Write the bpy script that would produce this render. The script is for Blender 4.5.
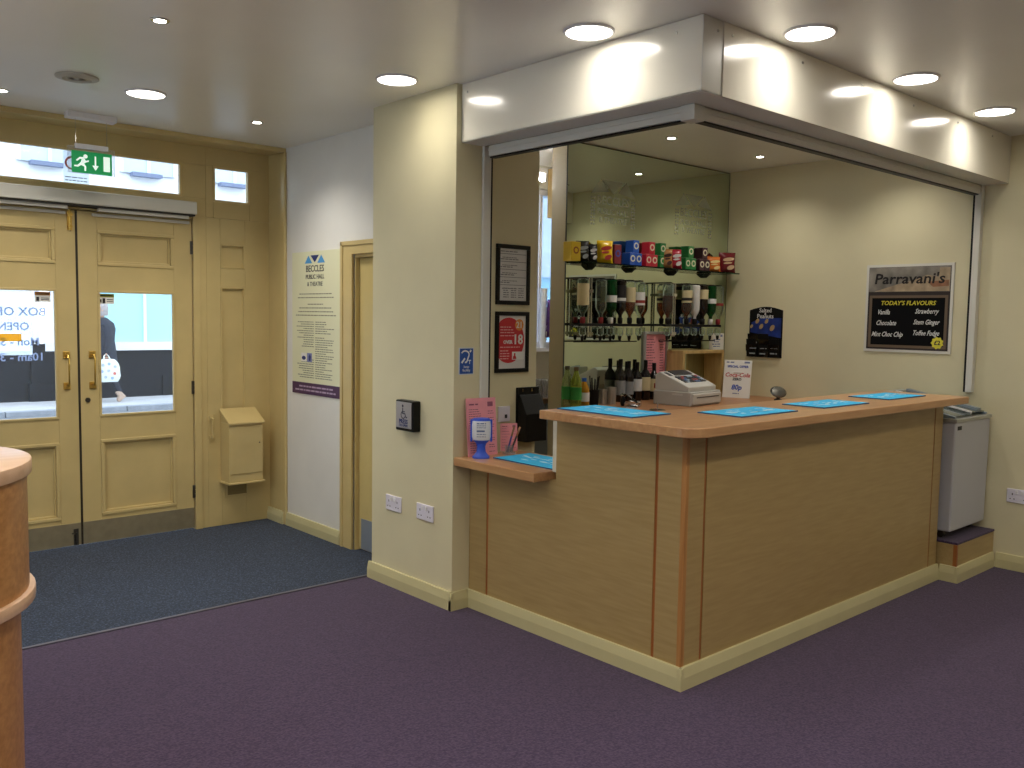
import bpy, bmesh, math, random
from mathutils import Vector, Matrix
random.seed(4)
for o in list(bpy.data.objects): bpy.data.objects.remove(o)
scene = bpy.context.scene
COL = scene.collection

# ------------------------------------------------------------------ camera
F, YAW, PITCH, ROLL = 887.32, 0.0526, -0.0749, 0.0158
CAM = Vector((-2.9056, -2.1669, 1.5188))
_a = math.pi / 4 + YAW
FW = Vector((math.cos(_a) * math.cos(PITCH), math.sin(_a) * math.cos(PITCH), math.sin(PITCH)))
_rt = Vector((math.sin(_a), -math.cos(_a), 0)); _up = _rt.cross(FW)
RT = _rt * math.cos(ROLL) + _up * math.sin(ROLL); UP = -_rt * math.sin(ROLL) + _up * math.cos(ROLL)
cd = bpy.data.cameras.new('camera'); cd.sensor_width = 36; cd.lens = F / 1024 * 36; cd.clip_start = .05; cd.clip_end = 200
cam = bpy.data.objects.new('camera', cd); COL.objects.link(cam)
cam.matrix_world = Matrix((( RT.x, UP.x, -FW.x, CAM.x), (RT.y, UP.y, -FW.y, CAM.y), (RT.z, UP.z, -FW.z, CAM.z), (0, 0, 0, 1)))
scene.camera = cam
def bp(x, y, ax, v):
    "photo pixel -> point on an axis-aligned plane of the room"
    d = FW + RT * ((x - 512) / F) - UP * ((y - 384) / F)
    i = 'xyz'.index(ax); t = (v - CAM[i]) / d[i]
    return CAM + d * t

# ------------------------------------------------------------------ world, exposure
w = bpy.data.worlds.new('overcast'); scene.world = w; w.use_nodes = True
bg = w.node_tree.nodes['Background']; bg.inputs[0].default_value = (.87, .935, 1.0, 1); bg.inputs[1].default_value = 2.1
vs = scene.view_settings
vs.view_transform = 'Standard'; vs.look = 'None'; vs.gamma = 1; vs.use_curve_mapping = False; vs.exposure = 0.9
LAMP = 13.0        # radiance of the ceiling LED lenses
SPOT = 30.0        # radiance of the small spot lenses
LAMP_W, BAR_W, SPOT_W = 36.0, 5.0, 10.0   # watts of the foyer downlights (mostly added, out of view), the dimmed ones round the bar, the small spots
LAMPC = (1.0, .94, .83)

# ------------------------------------------------------------------ materials
def lin(h):
    h = h.lstrip('#'); r = [int(h[i:i + 2], 16) / 255 for i in (0, 2, 4)]
    return tuple((c / 12.92 if c <= .04045 else ((c + .055) / 1.055) ** 2.4) for c in r) + (1,)
MATS = {}
def mat(name, col, rough=.5, metal=0, var=0.0, scale=8, bump=0.0, bscale=200, spec=.5, coat=0, emis=None, estr=0, stretch=None):
    if name in MATS: return MATS[name]
    m = bpy.data.materials.new(name); m.use_nodes = True; MATS[name] = m
    nt = m.node_tree; b = nt.nodes['Principled BSDF']
    c = lin(col) if isinstance(col, str) else tuple(col) + (1,)
    b.inputs['Base Color'].default_value = c; b.inputs['Roughness'].default_value = rough
    b.inputs['Metallic'].default_value = metal; b.inputs['Specular IOR Level'].default_value = spec
    b.inputs['Coat Weight'].default_value = coat; b.inputs['Coat Roughness'].default_value = .08
    tc = nt.nodes.new('ShaderNodeTexCoord')
    if var > 0:
        n = nt.nodes.new('ShaderNodeTexNoise'); n.inputs['Scale'].default_value = scale; n.inputs['Detail'].default_value = 5
        if stretch:
            mp = nt.nodes.new('ShaderNodeMapping'); mp.inputs['Scale'].default_value = stretch
            nt.links.new(tc.outputs['Object'], mp.inputs[0]); nt.links.new(mp.outputs[0], n.inputs['Vector'])
        else: nt.links.new(tc.outputs['Object'], n.inputs['Vector'])
        r = nt.nodes.new('ShaderNodeValToRGB'); r.color_ramp.elements[0].position = .32; r.color_ramp.elements[1].position = .68
        r.color_ramp.elements[0].color = tuple(x * (1 - var) for x in c[:3]) + (1,)
        r.color_ramp.elements[1].color = tuple(min(1, x * (1 + var)) for x in c[:3]) + (1,)
        nt.links.new(n.outputs['Fac'], r.inputs[0]); nt.links.new(r.outputs[0], b.inputs['Base Color'])
    if bump > 0:
        n2 = nt.nodes.new('ShaderNodeTexNoise'); n2.inputs['Scale'].default_value = bscale; n2.inputs['Detail'].default_value = 2
        nt.links.new(tc.outputs['Object'], n2.inputs['Vector'])
        bu = nt.nodes.new('ShaderNodeBump'); bu.inputs['Strength'].default_value = bump; bu.inputs['Distance'].default_value = .004
        nt.links.new(n2.outputs['Fac'], bu.inputs['Height']); nt.links.new(bu.outputs[0], b.inputs['Normal'])
    if emis:
        b.inputs['Emission Color'].default_value = (lin(emis) if isinstance(emis, str) else tuple(emis) + (1,)); b.inputs['Emission Strength'].default_value = estr
    return m
def wood(name, c1, c2, rough=.35, axis='z', scale=1.0, coat=.15):
    "grain running along one axis"
    if name in MATS: return MATS[name]
    m = bpy.data.materials.new(name); m.use_nodes = True; MATS[name] = m
    nt = m.node_tree; b = nt.nodes['Principled BSDF']; b.inputs['Roughness'].default_value = rough
    b.inputs['Coat Weight'].default_value = coat; b.inputs['Coat Roughness'].default_value = .25
    tc = nt.nodes.new('ShaderNodeTexCoord'); mp = nt.nodes.new('ShaderNodeMapping')
    s = {'x': (1.2, 14, 14), 'y': (14, 1.2, 14), 'z': (14, 14, 1.2)}[axis]
    mp.inputs['Scale'].default_value = tuple(v * scale for v in s)
    nt.links.new(tc.outputs['Object'], mp.inputs[0])
    n = nt.nodes.new('ShaderNodeTexNoise'); n.inputs['Scale'].default_value = 3; n.inputs['Detail'].default_value = 7; n.inputs['Distortion'].default_value = .15
    nt.links.new(mp.outputs[0], n.inputs['Vector'])
    r = nt.nodes.new('ShaderNodeValToRGB'); r.color_ramp.elements[0].position = .3; r.color_ramp.elements[1].position = .7
    r.color_ramp.elements[0].color = lin(c1); r.color_ramp.elements[1].color = lin(c2)
    nt.links.new(n.outputs['Fac'], r.inputs[0]); nt.links.new(r.outputs[0], b.inputs['Base Color'])
    bu = nt.nodes.new('ShaderNodeBump'); bu.inputs['Strength'].default_value = .04; nt.links.new(n.outputs['Fac'], bu.inputs['Height']); nt.links.new(bu.outputs[0], b.inputs['Normal'])
    return m
def carpet(name, c1, c2, c3):
    if name in MATS: return MATS[name]
    m = bpy.data.materials.new(name); m.use_nodes = True; MATS[name] = m
    nt = m.node_tree; b = nt.nodes['Principled BSDF']; b.inputs['Roughness'].default_value = .95; b.inputs['Specular IOR Level'].default_value = .1
    b.inputs['Sheen Weight'].default_value = .15
    tc = nt.nodes.new('ShaderNodeTexCoord')
    n = nt.nodes.new('ShaderNodeTexNoise'); n.inputs['Scale'].default_value = 110; n.inputs['Detail'].default_value = 3
    nt.links.new(tc.outputs['Object'], n.inputs['Vector'])
    r = nt.nodes.new('ShaderNodeValToRGB'); r.color_ramp.elements[0].position = .3; r.color_ramp.elements[1].position = .72
    r.color_ramp.elements[0].color = lin(c1); r.color_ramp.elements[1].color = lin(c3)
    e = r.color_ramp.elements.new(.5); e.color = lin(c2)
    nt.links.new(n.outputs['Fac'], r.inputs[0]); nt.links.new(r.outputs[0], b.inputs['Base Color'])
    bu = nt.nodes.new('ShaderNodeBump'); bu.inputs['Strength'].default_value = .5; bu.inputs['Distance'].default_value = .004
    nt.links.new(n.outputs['Fac'], bu.inputs['Height']); nt.links.new(bu.outputs[0], b.inputs['Normal'])
    return m
def glass(name, col='#ffffff', clear=.9, rough=.02, edge=None):
    "thin clear sheet: see-through with a surface reflection"
    if name in MATS: return MATS[name]
    m = bpy.data.materials.new(name); m.use_nodes = True; MATS[name] = m
    nt = m.node_tree; nt.nodes.clear()
    out = nt.nodes.new('ShaderNodeOutputMaterial'); t = nt.nodes.new('ShaderNodeBsdfTransparent'); t.inputs[0].default_value = lin(col)
    g = nt.nodes.new('ShaderNodeBsdfPrincipled'); g.inputs['Base Color'].default_value = lin(edge or col); g.inputs['Roughness'].default_value = rough
    f = nt.nodes.new('ShaderNodeFresnel'); f.inputs[0].default_value = 1.3
    ad = nt.nodes.new('ShaderNodeMath'); ad.operation = 'ADD'; ad.use_clamp = True; ad.inputs[1].default_value = 1 - clear
    nt.links.new(f.outputs[0], ad.inputs[0])
    mx = nt.nodes.new('ShaderNodeMixShader'); nt.links.new(ad.outputs[0], mx.inputs[0]); nt.links.new(t.outputs[0], mx.inputs[1]); nt.links.new(g.outputs[0], mx.inputs[2])
    nt.links.new(mx.outputs[0], out.inputs[0]); return m
def mirror_mat(name, col, rough=.0, frost=0.0, fcol='#c8ccc0'):
    m = bpy.data.materials.new(name); m.use_nodes = True; MATS[name] = m
    nt = m.node_tree; nt.nodes.clear(); out = nt.nodes.new('ShaderNodeOutputMaterial')
    g = nt.nodes.new('ShaderNodeBsdfGlossy'); g.inputs['Color'].default_value = lin(col); g.inputs['Roughness'].default_value = rough
    d = nt.nodes.new('ShaderNodeBsdfDiffuse'); d.inputs[0].default_value = lin(fcol)
    mx = nt.nodes.new('ShaderNodeMixShader'); mx.inputs[0].default_value = frost
    nt.links.new(g.outputs[0], mx.inputs[1]); nt.links.new(d.outputs[0], mx.inputs[2]); nt.links.new(mx.outputs[0], out.inputs[0]); return m

CREAM = mat('cream_wall_paint', '#dcd3ae', .55, var=.03, scale=3, bump=.05, bscale=120)
SIDEW = mat('pale_grey_wall_paint', '#e4e2dc', .6, var=.03, scale=3, bump=.05, bscale=120)
TAN = mat('tan_gloss_paint', '#ccb67e', .38, var=.05, scale=5, bump=.03, bscale=60)
SKIRT = mat('cream_gloss_paint', '#c9c092', .38, var=.03, scale=6)
CEIL = mat('ceiling_satin_paint', '#efede6', .28, var=.02, scale=2, bump=.02, bscale=30, spec=1.0)
FASC = mat('white_powder_coated_steel', '#f0ebdc', .17, spec=.6, coat=.3)
ALU = mat('pale_grey_aluminium', '#d6d4ca', .4)
PURPLE = carpet('purple_carpet', '#342941', '#44364e', '#52445d')
BLUEC = carpet('blue_black_entrance_matting', '#111823', '#263145', '#4c5b74')
PANEL_Y = wood('maple_laminate_left', '#a68c5a', '#b19866', .42, 'y', 1.6)
PANEL_X = wood('maple_laminate_right', '#a68c5a', '#b19866', .42, 'x', 1.6)
BEECH_Y = wood('beech_top_left', '#b08056', '#c4986a', .3, 'y', 1)
BEECH_X = wood('beech_top_right', '#b08056', '#c4986a', .3, 'x', 1)
STRIP = wood('reddish_hardwood_strip', '#8a4f22', '#a8642e', .4, 'z', 1)
DESKW = wood('oak_veneer_desk', '#a8733f', '#c48f58', .36, 'x', 1.3)
DESKT = wood('pale_beech_desk_top', '#d2a987', '#e0bc9c', .28, 'x', .7)
LWOOD = wood('light_pine', '#b0935a', '#c7ab70', .45, 'z', 1)
BLACK = mat('black_plastic', '#070708', .45, spec=.3)
BLACKM = mat('matt_black_frame', '#0b0a0a', .5, spec=.25)
BRASS = mat('polished_brass', '#d8b45e', .28, metal=.85)
STEEL = mat('dull_brass_kick_plate', '#a0957a', .4, metal=.5, var=.08, scale=20)
CHROME = mat('chrome', '#c9c9c9', .12, metal=1)
DSTEEL = mat('dark_steel', '#5a5650', .35, metal=.8)
WHITEP = mat('white_plastic', '#e6e4e6', .35)
SOCK = mat('white_socket_plastic', '#e2deea', .4)
PAPER = mat('white_paper', '#eceae4', .7)
PINK = mat('pink_paper', '#ee9ba4', .7, var=.03, scale=20)
INK = mat('grey_ink', '#5a5a58', .8)
INKD = mat('dark_ink', '#2c2a2e', .8)
PINKINK = mat('dark_pink_ink', '#8e4f63', .8)
CHALK = mat('white_chalk_ink', '#e8e8e4', .8)
YELLOW = mat('yellow_ink', '#ddd23a', .7)
RED = mat('red_ink', '#c52a33', .6)
NAVY = mat('navy_ink', '#25336f', .6)
SKYB = mat('light_blue_ink', '#4f9ad2', .6)
MATB = mat('turquoise_bar_runner_cloth', '#2fb4e8', .8, var=.10, scale=16, bump=.2, bscale=500)
GLASSD = glass('door_glass', '#f4faff', .97)
GLASSS = glass('shelf_glass', '#a9c0ae', .86, edge='#24352e')
CLEAR = glass('clear_bottle_glass', '#f0f6f0', .93, edge='#c8d2c8')
CLEARP = glass('clear_acrylic', '#f4f4f4', .86, edge='#d8d8d8')
LENS = mat('led_lens', '#ffffff', .5, emis=LAMPC, estr=LAMP)
LENS2 = mat('spot_lens', '#ffffff', .5, emis=(1, .95, .86), estr=SPOT)
MIRROR = mirror_mat('bar_mirror_silvering', '#c8d3c0')
ETCH = mirror_mat('frosted_etching', '#c8d3c0', .0, .42, '#a4aa98')
KICK = mat('grey_kick_plate', '#8e98a6', .4, metal=.3)
GREEN = mat('exit_sign_green', '#0a8f4e', .5, emis='#0a8f4e', estr=.25)
EXW = mat('exit_sign_white', '#eafff4', .5, emis='#eafff4', estr=.35)

# ------------------------------------------------------------------ mesh helpers
class MB:
    def __init__(s): s.v = []; s.f = []
    def add(s, vs, fs):
        n = len(s.v); s.v += [tuple(x) for x in vs]; s.f += [tuple(i + n for i in f) for f in fs]; return s
    def box(s, x0, x1, y0, y1, z0, z1):
        x0, x1 = min(x0, x1), max(x0, x1); y0, y1 = min(y0, y1), max(y0, y1); z0, z1 = min(z0, z1), max(z0, z1)
        return s.add([(x0, y0, z0), (x1, y0, z0), (x1, y1, z0), (x0, y1, z0), (x0, y0, z1), (x1, y0, z1), (x1, y1, z1), (x0, y1, z1)],
                     [(0, 3, 2, 1), (4, 5, 6, 7), (0, 1, 5, 4), (1, 2, 6, 5), (2, 3, 7, 6), (3, 0, 4, 7)])
    def prism(s, poly, axis, a, b):
        "poly in the two other axes (order: x->yz, y->xz, z->xy)"
        def P(p, t): return {'x': (t, p[0], p[1]), 'y': (p[0], t, p[1]), 'z': (p[0], p[1], t)}[axis]
        n = len(poly); v = [P(p, a) for p in poly] + [P(p, b) for p in poly]
        return s.add(v, [tuple(range(n))[::-1], tuple(range(n, 2 * n))] + [(i, (i + 1) % n, n + (i + 1) % n, n + i) for i in range(n)])
    def lathe(s, prof, c=(0, 0, 0), n=20, axis='z', cap=True):
        "profile of (radius, height)"
        v = []; f = []
        for r, h in prof:
            for k in range(n):
                a = 2 * math.pi * k / n; p = (r * math.cos(a), r * math.sin(a), h)
                if axis == 'x': p = (p[2], p[0], p[1])
                if axis == 'y': p = (p[1], p[2], p[0])
                v.append((p[0] + c[0], p[1] + c[1], p[2] + c[2]))
        for i in range(len(prof) - 1):
            for k in range(n): f.append((i * n + k, i * n + (k + 1) % n, (i + 1) * n + (k + 1) % n, (i + 1) * n + k))
        if cap: f.append(tuple(range(n))[::-1]); m = (len(prof) - 1) * n; f.append(tuple(range(m, m + n)))
        return s.add(v, f)
    def cyl(s, c, r, h, n=20, axis='z'): return s.lathe([(r, 0), (r, h)], c, n, axis)
    def tube(s, pts, r, n=8):
        pts = [Vector(p) for p in pts]; rings = []
        for i, p in enumerate(pts):
            d = (pts[min(i + 1, len(pts) - 1)] - pts[max(i - 1, 0)]).normalized()
            u = d.orthogonal().normalized() if i == 0 else (rings[-1][1] - d * rings[-1][1].dot(d)).normalized()
            rings.append((p, u, d.cross(u)))
        v = []; f = []
        for p, u, q in rings:
            for k in range(n):
                a = 2 * math.pi * k / n; v.append(p + (u * math.cos(a) + q * math.sin(a)) * r)
        for i in range(len(rings) - 1):
            for k in range(n): f.append((i * n + k, i * n + (k + 1) % n, (i + 1) * n + (k + 1) % n, (i + 1) * n + k))
        f.append(tuple(range(n))[::-1]); m = (len(rings) - 1) * n; f.append(tuple(range(m, m + n)))
        return s.add(v, f)
    def quad(s, o, u, w_, x0, x1, y0, y1):
        o, u, w_ = Vector(o), Vector(u), Vector(w_)
        return s.add([o + u * x0 + w_ * y0, o + u * x1 + w_ * y0, o + u * x1 + w_ * y1, o + u * x0 + w_ * y1], [(0, 1, 2, 3)])
    def slab(s, o, u, w_, x0, x1, y0, y1, t):
        o, u, w_ = Vector(o), Vector(u), Vector(w_); n = u.cross(w_).normalized() * t
        b = [o + u * x0 + w_ * y0, o + u * x1 + w_ * y0, o + u * x1 + w_ * y1, o + u * x0 + w_ * y1]
        return s.add(b + [p + n for p in b], [(3, 2, 1, 0), (4, 5, 6, 7), (0, 1, 5, 4), (1, 2, 6, 5), (2, 3, 7, 6), (3, 0, 4, 7)])
    def poly3(s, o, u, w_, pts, t=.0004):
        o, u, w_ = Vector(o), Vector(u), Vector(w_); n = u.cross(w_).normalized() * t; k = len(pts)
        b = [o + u * a + w_ * c for a, c in pts]
        return s.add(b + [p + n for p in b], [tuple(range(k))[::-1], tuple(range(k, 2 * k))] + [(i, (i + 1) % k, k + (i + 1) % k, k + i) for i in range(k)])
WM = {}
STUFF = ('small_print', 'lettering', 'etched_lettering', 'etched_columns', 'white_print', 'print', 'foot_print', 'label_print', 'packet_print', 'pictogram', 'wheelchair_symbol', 'ear_symbol', 'badge_mark', 'pin_hole', 'wire_basket', 'etched_roof', 'roof_logo')
def wmat(o): return WM.get(o.name, Matrix.Identity(4))
def mesh_from(name, v, f, bevel=0, smooth=False, seg=2):
    me = bpy.data.meshes.new(name); me.from_pydata(v, [], f)
    bm = bmesh.new(); bm.from_mesh(me); bmesh.ops.recalc_face_normals(bm, faces=bm.faces)
    if bevel > 0:
        ed = [e for e in bm.edges if len(e.link_faces) == 2 and e.calc_face_angle(0) > .5]
        bmesh.ops.bevel(bm, geom=ed, offset=bevel, segments=seg, affect='EDGES', profile=.5, clamp_overlap=True)
    bm.to_mesh(me); bm.free()
    if smooth:
        for p in me.polygons: p.use_smooth = True
        try: me.set_sharp_from_angle(angle=.7)
        except Exception: pass
    return me
def ob(name, mb, m, parent=None, bevel=0, smooth=False, local=False, seg=2):
    "one mesh object; coordinates are world unless local"
    v = [Vector(p) for p in mb.v]
    if parent is not None:
        if not local:
            inv = wmat(parent).inverted(); v = [inv @ p for p in v]
        base = Vector((0, 0, 0))
    else:
        if local: base = Vector((0, 0, 0))
        else:
            base = Vector(((min(p.x for p in v) + max(p.x for p in v)) / 2, (min(p.y for p in v) + max(p.y for p in v)) / 2, min(p.z for p in v)))
            v = [p - base for p in v]
    me = mesh_from(name, v, mb.f, bevel, smooth, seg); me.materials.append(m)
    o = bpy.data.objects.new(name, me); COL.objects.link(o)
    if name in STUFF: o['kind'] = 'stuff'
    if parent is not None: o.parent = parent; WM[o.name] = wmat(parent)
    else: o.location = base; WM[o.name] = Matrix.Translation(base)
    return o
def tag(o, label=None, cat=None, group=None, kind=None):
    if label: o['label'] = label
    if cat: o['category'] = cat
    if group: o['group'] = group
    if kind: o['kind'] = kind
    return o
def thing(name, label, cat, loc=(0, 0, 0), rz=0, group=None, kind=None):
    o = bpy.data.objects.new(name, None); COL.objects.link(o); o.empty_display_size = .05
    o.location = loc; o.rotation_euler = (0, 0, rz); WM[o.name] = Matrix.Translation(Vector(loc)) @ Matrix.Rotation(rz, 4, 'Z')
    return tag(o, label, cat, group, kind)
def struct(name, mb, m, label=None, parent=None, **k):
    o = ob(name, mb, m, parent, **k)
    if parent is None: tag(o, label, None, None, 'structure')
    return o
def dup(root, loc, rz=0, label=None, group=None):
    r = root.copy(); COL.objects.link(r); r.location = loc; r.rotation_euler = (0, 0, rz)
    WM[r.name] = Matrix.Translation(Vector(loc)) @ Matrix.Rotation(rz, 4, 'Z')
    if label: r['label'] = label
    if group: r['group'] = group
    for c in list(root.children):
        d = c.copy(); COL.objects.link(d); d.parent = r; WM[d.name] = WM[r.name]
        for g in list(c.children):
            e = g.copy(); COL.objects.link(e); e.parent = d
    return r
def text(name, s, size, m, parent, o, u, w_, align='CENTER', t=.0006, shear=0, bold=0, sx=1.0):
    "flat lettering: baseline origin o, reading direction u, up direction w_"
    cu = bpy.data.curves.new('t', 'FONT'); cu.body = s; cu.size = size; cu.align_x = align; cu.extrude = t; cu.shear = shear; cu.offset = bold; cu.resolution_u = 2
    to = bpy.data.objects.new('t', cu); me = to.to_mesh()
    mb = MB(); o, u, w_ = Vector(o), Vector(u).normalized(), Vector(w_).normalized(); n = u.cross(w_)
    mb.v = [o + u * (p.co.x * sx) + w_ * p.co.y + n * p.co.z for p in me.vertices]; mb.f = [tuple(p.vertices) for p in me.polygons]
    to.to_mesh_clear(); bpy.data.objects.remove(to); bpy.data.curves.remove(cu)
    v = mb.v
    if parent is not None:
        inv = wmat(parent).inverted(); v = [inv @ p for p in v]
    me2 = bpy.data.meshes.new(name); me2.from_pydata(v, [], mb.f); me2.materials.append(m)
    r = bpy.data.objects.new(name, me2); COL.objects.link(r); r.parent = parent; WM[r.name] = wmat(parent); r['kind'] = 'stuff'
    return r
def lines(mb, o, u, w_, x0, x1, y, h, align='L', fill=1.0, rnd=random):
    "a row of word-length ink dashes standing for print too small to read"
    L = (x1 - x0) * fill; x = x0 if align == 'L' else (x1 - L if align == 'R' else (x0 + x1 - L) / 2); e = x + L
    while x < e - h:
        wd = min(rnd.uniform(2.0, 6.0) * h, e - x); mb.quad(o, u, w_, x, x + wd, y, y + h); x += wd + h * .8

# ------------------------------------------------------------------ measures of the room
H = 2.675; XR = 3.06; YM = 1.948; YD = 3.87; XS = .13; PX = -.112; PY0 = 1.38; PY1 = 2.13
Y0 = -4.6; X0 = -5.2     # unseen sides of the foyer
X, Y, Z = Vector((1, 0, 0)), Vector((0, 1, 0)), Vector((0, 0, 1))

# floor, mat, ceiling
struct('floor', MB().box(X0, XR, Y0, 2.16, -.06, 0).box(.25, XR, 2.16, 2.8, -.06, 0), PURPLE, 'purple carpet covering the foyer floor')
struct('floor_entrance', MB().box(X0, .25, 2.175, 3.93, -.06, .001), BLUEC, 'blue-black entrance matting in front of the double doors')
struct('trim_1', MB().box(X0, PX, 2.157, 2.178, -.01, .006), mat('grey_threshold', '#6d6a76', .4, metal=.5), 'thin grey strip between purple carpet and entrance matting')
struct('ceiling', MB().box(X0 - .1, XR + .1, Y0 - .1, 3.63, H, H + .08), CEIL, 'glossy white ceiling over the foyer and bar')
# walls
struct('wall_right', MB().box(XR, XR + .1, Y0, 2.95, 0, H), CREAM, 'cream wall at the right end of the bar')
struct('wall_back', MB().box(X0, XR, Y0 - .1, Y0, 0, H), CREAM, 'cream wall on the far side of the foyer')
struct('wall_left', MB().box(X0 - .1, X0, Y0, -.6, 0, H).box(X0 - .1, X0, 2.2, YD + .06, 0, H).box(X0 - .1, X0, -.6, 2.2, 0, .9).box(X0 - .1, X0, -.6, 2.2, 2.3, H), CREAM, 'cream wall on the left of the foyer')
w4 = thing('window_added', 'window added in the unseen left foyer wall to let in daylight', None, (X0 - .05, .8, .9), kind='structure')  # unseen window, added so daylight lifts the foyer
ob('frame', MB().box(X0 - .07, X0 - .03, -.6, 2.2, .9, .96).box(X0 - .07, X0 - .03, -.6, 2.2, 2.24, 2.3).box(X0 - .07, X0 - .03, -.6, -.54, .96, 2.24).box(X0 - .07, X0 - .03, 2.14, 2.2, .96, 2.24), SKIRT, w4); ob('glazing_bar', MB().box(X0 - .07, X0 - .03, .77, .83, .96, 2.24), SKIRT, w4)
ob('pane', MB().box(X0 - .052, X0 - .048, -.54, 2.14, .96, 2.24), GLASSD, w4)
struct('wall_pillar', MB().box(PX, .12, PY0, PY1, 0, H).box(.12, XS + .1, 1.60, PY1, 0, H), CREAM, 'cream pillar between the side door and the bar')
struct('wall_panel', MB().box(.12, .558, 1.48, 1.60, 0, H), CREAM, 'cream wall inside the bar carrying the two black frames')
struct('wall_mirror', MB().box(1.25, XR, 1.955, 2.085, 0, H), mat('bar_partition_paint', '#ada182', .55, var=.03, scale=3), 'partition wall behind the bar mirror')
# side wall with the door opening y 2.0..2.71
struct('wall_side', MB().box(XS, XS + .12, 2.71, 3.63, 0, H).box(XS, XS + .12, PY1, 2.71, 1.9, H), SIDEW, 'pale wall carrying the tall notice beside the side door')

# skirtings
def skirt(name, a, b, n, label, z=.094, t=.02, base=0.0):
    "skirting board from a to b, n = outward normal"
    a, b, n = Vector(a + (0,)), Vector(b + (0,)), Vector(n + (0,)); d = (b - a); L = d.length; d.normalize()
    prof = [(0, base), (t, base), (t, base + z * .56), (t * .62, base + z * .98), (t * .55, base + z), (0, base + z)]
    v = []; k = len(prof)
    for e in (a, b):
        for q, h in prof: v.append(e + n * q + Z * h)
    mb = MB().add(v, [tuple(range(k))[::-1], tuple(range(k, 2 * k))] + [(i, (i + 1) % k, k + (i + 1) % k, k + i) for i in range(k)])
    return mb
struct('baseboard_pillar', skirt('', (PX, PY1 + .02), (PX, PY0 - .0194), (-1, 0), ''), SKIRT, 'cream skirting along the foyer face of the pillar')
struct('baseboard_pillar_return', skirt('', (PX - .02, PY0), (-.02, PY0), (0, -1), ''), SKIRT, 'short cream skirting return between pillar and bar')
struct('baseboard_right', skirt('', (XR, Y0), (XR, -.13), (-1, 0), ''), SKIRT, 'cream skirting along the right wall beside the step')
struct('baseboard_side', skirt('', (XS, 2.87), (XS, 3.60), (-1, 0), '', .092), SKIRT, 'cream skirting below the tall notice')
struct('baseboard_jamb', skirt('', (XS - .01, 3.63), (XS - .01, YD), (-1, 0), '', .092), SKIRT, 'cream skirting at the foot of the entrance jamb')

# side door and its architrave
tr = thing('trim_2', 'tan painted architrave around the side door', None, (XS, 2.78, 0), kind='structure')
ob('post', MB().box(XS - .018, XS + .0, 2.72, 2.85, 0, 1.905).box(XS - .026, XS, 2.822, 2.852, 0, 1.985), TAN, tr, bevel=.004)
ob('post_lining', MB().box(XS, XS + .12, 2.702, 2.722, 0, 1.9), TAN, tr, bevel=.002)
ob('head', MB().box(XS - .018, XS, PY1 + .005, 2.822, 1.9, 1.985).box(XS - .026, XS, PY1 + .005, 2.852, 1.957, 1.985), TAN, tr, bevel=.003)
ob('head_lining', MB().box(XS, XS + .12, PY1 + .005, 2.702, 1.88, 1.9), TAN, tr)
d3 = thing('door_3', 'tan side door mostly hidden behind the pillar', None, (XS + .09, 2.4, 0), kind='structure')
ob('leaf', MB().box(XS + .03, XS + .07, PY1 + .005, 2.70, .008, 1.878), mat('side_door_paint', '#cdb87a', .4, var=.03), d3, bevel=.002)
ob('kick_plate', MB().box(XS + .026, XS + .0299, PY1 + .01, 2.67, .012, .21), KICK, d3)

# ------------------------------------------------------------------ entrance wall
ew = thing('wall_entrance', 'tan painted timber screen around the entrance doors', None, (-.9, YD, 0), kind='structure')
def fr(x0, x1, z0, z1, y0=YD, y1=YD + .06, name='rail', bevel=.003): return ob(name, MB().box(x0, x1, y0, y1, z0, z1), TAN, ew, bevel=bevel)
DXL, DXC, DXR = -1.925, -1.184, -.445
fr(X0, DXL - .08, 0, H, name='side_boarding')
fr(DXL - .08, DXL, 0, 2.30, YD - .01, YD + .07, 'post'); fr(DXR + .005, DXR + .055, 0, 2.175, YD - .012, YD + .07, 'post'); fr(DXR + .056, -.3452, 0, 2.1748, YD - .002, YD + .06, 'post')
fr(DXL - .08, -.345, 2.155, 2.30, name='rail'); fr(DXL - .05, DXR + .03, 2.10, 2.1548, YD + .047, YD + .07, 'door_stop')                       # over the doors
fr(DXL - .08, -.345, 2.528, 2.66, name='rail')
fr(-.512, -.345, 2.30, 2.528, name='post'); fr(DXL - .08, DXL + .06, 2.30, 2.528, name='post')
fr(-.345, XS, 2.53, 2.66, name='rail'); fr(-.345, -.292, 2.175, 2.53, name='post'); fr(-.024, XS, 2.175, 2.53, name='post'); fr(-.292, -.024, 2.175, 2.288, name='rail')
# side panel below: boarding with a sunk panel
fr(-.345, -.244, 0, 2.1748, name='stile'); fr(-.06, XS, 0, 2.1748, name='stile'); fr(-.244, -.06, 2.0, 2.1748, name='rail'); fr(-.244, -.06, 0, .72, name='rail')
ob('sunk_panel', MB().box(-.244, -.06, YD + .018, YD + .05, .72, 1.70), TAN, ew); ob('sunk_panel', MB().box(-.244, -.06, YD + .018, YD + .05, 1.83, 2.0), TAN, ew); fr(-.244, -.06, 1.70, 1.83, name='rail')
ob('panel_moulding', MB().box(-.244, -.232, YD - .004, YD + .02, .72, 1.70).box(-.072, -.06, YD - .004, YD + .02, .72, 1.70).box(-.232, -.072, YD - .004, YD + .02, 1.688, 1.70), TAN, ew, bevel=.003)
ob('panel_moulding', MB().box(-.244, -.232, YD - .004, YD + .02, 1.83, 2.0).box(-.072, -.06, YD - .004, YD + .02, 1.83, 2.0).box(-.232, -.072, YD - .004, YD + .02, 1.988, 2.0).box(-.232, -.072, YD - .004, YD + .02, 1.83, 1.842), TAN, ew, bevel=.003)
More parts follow.
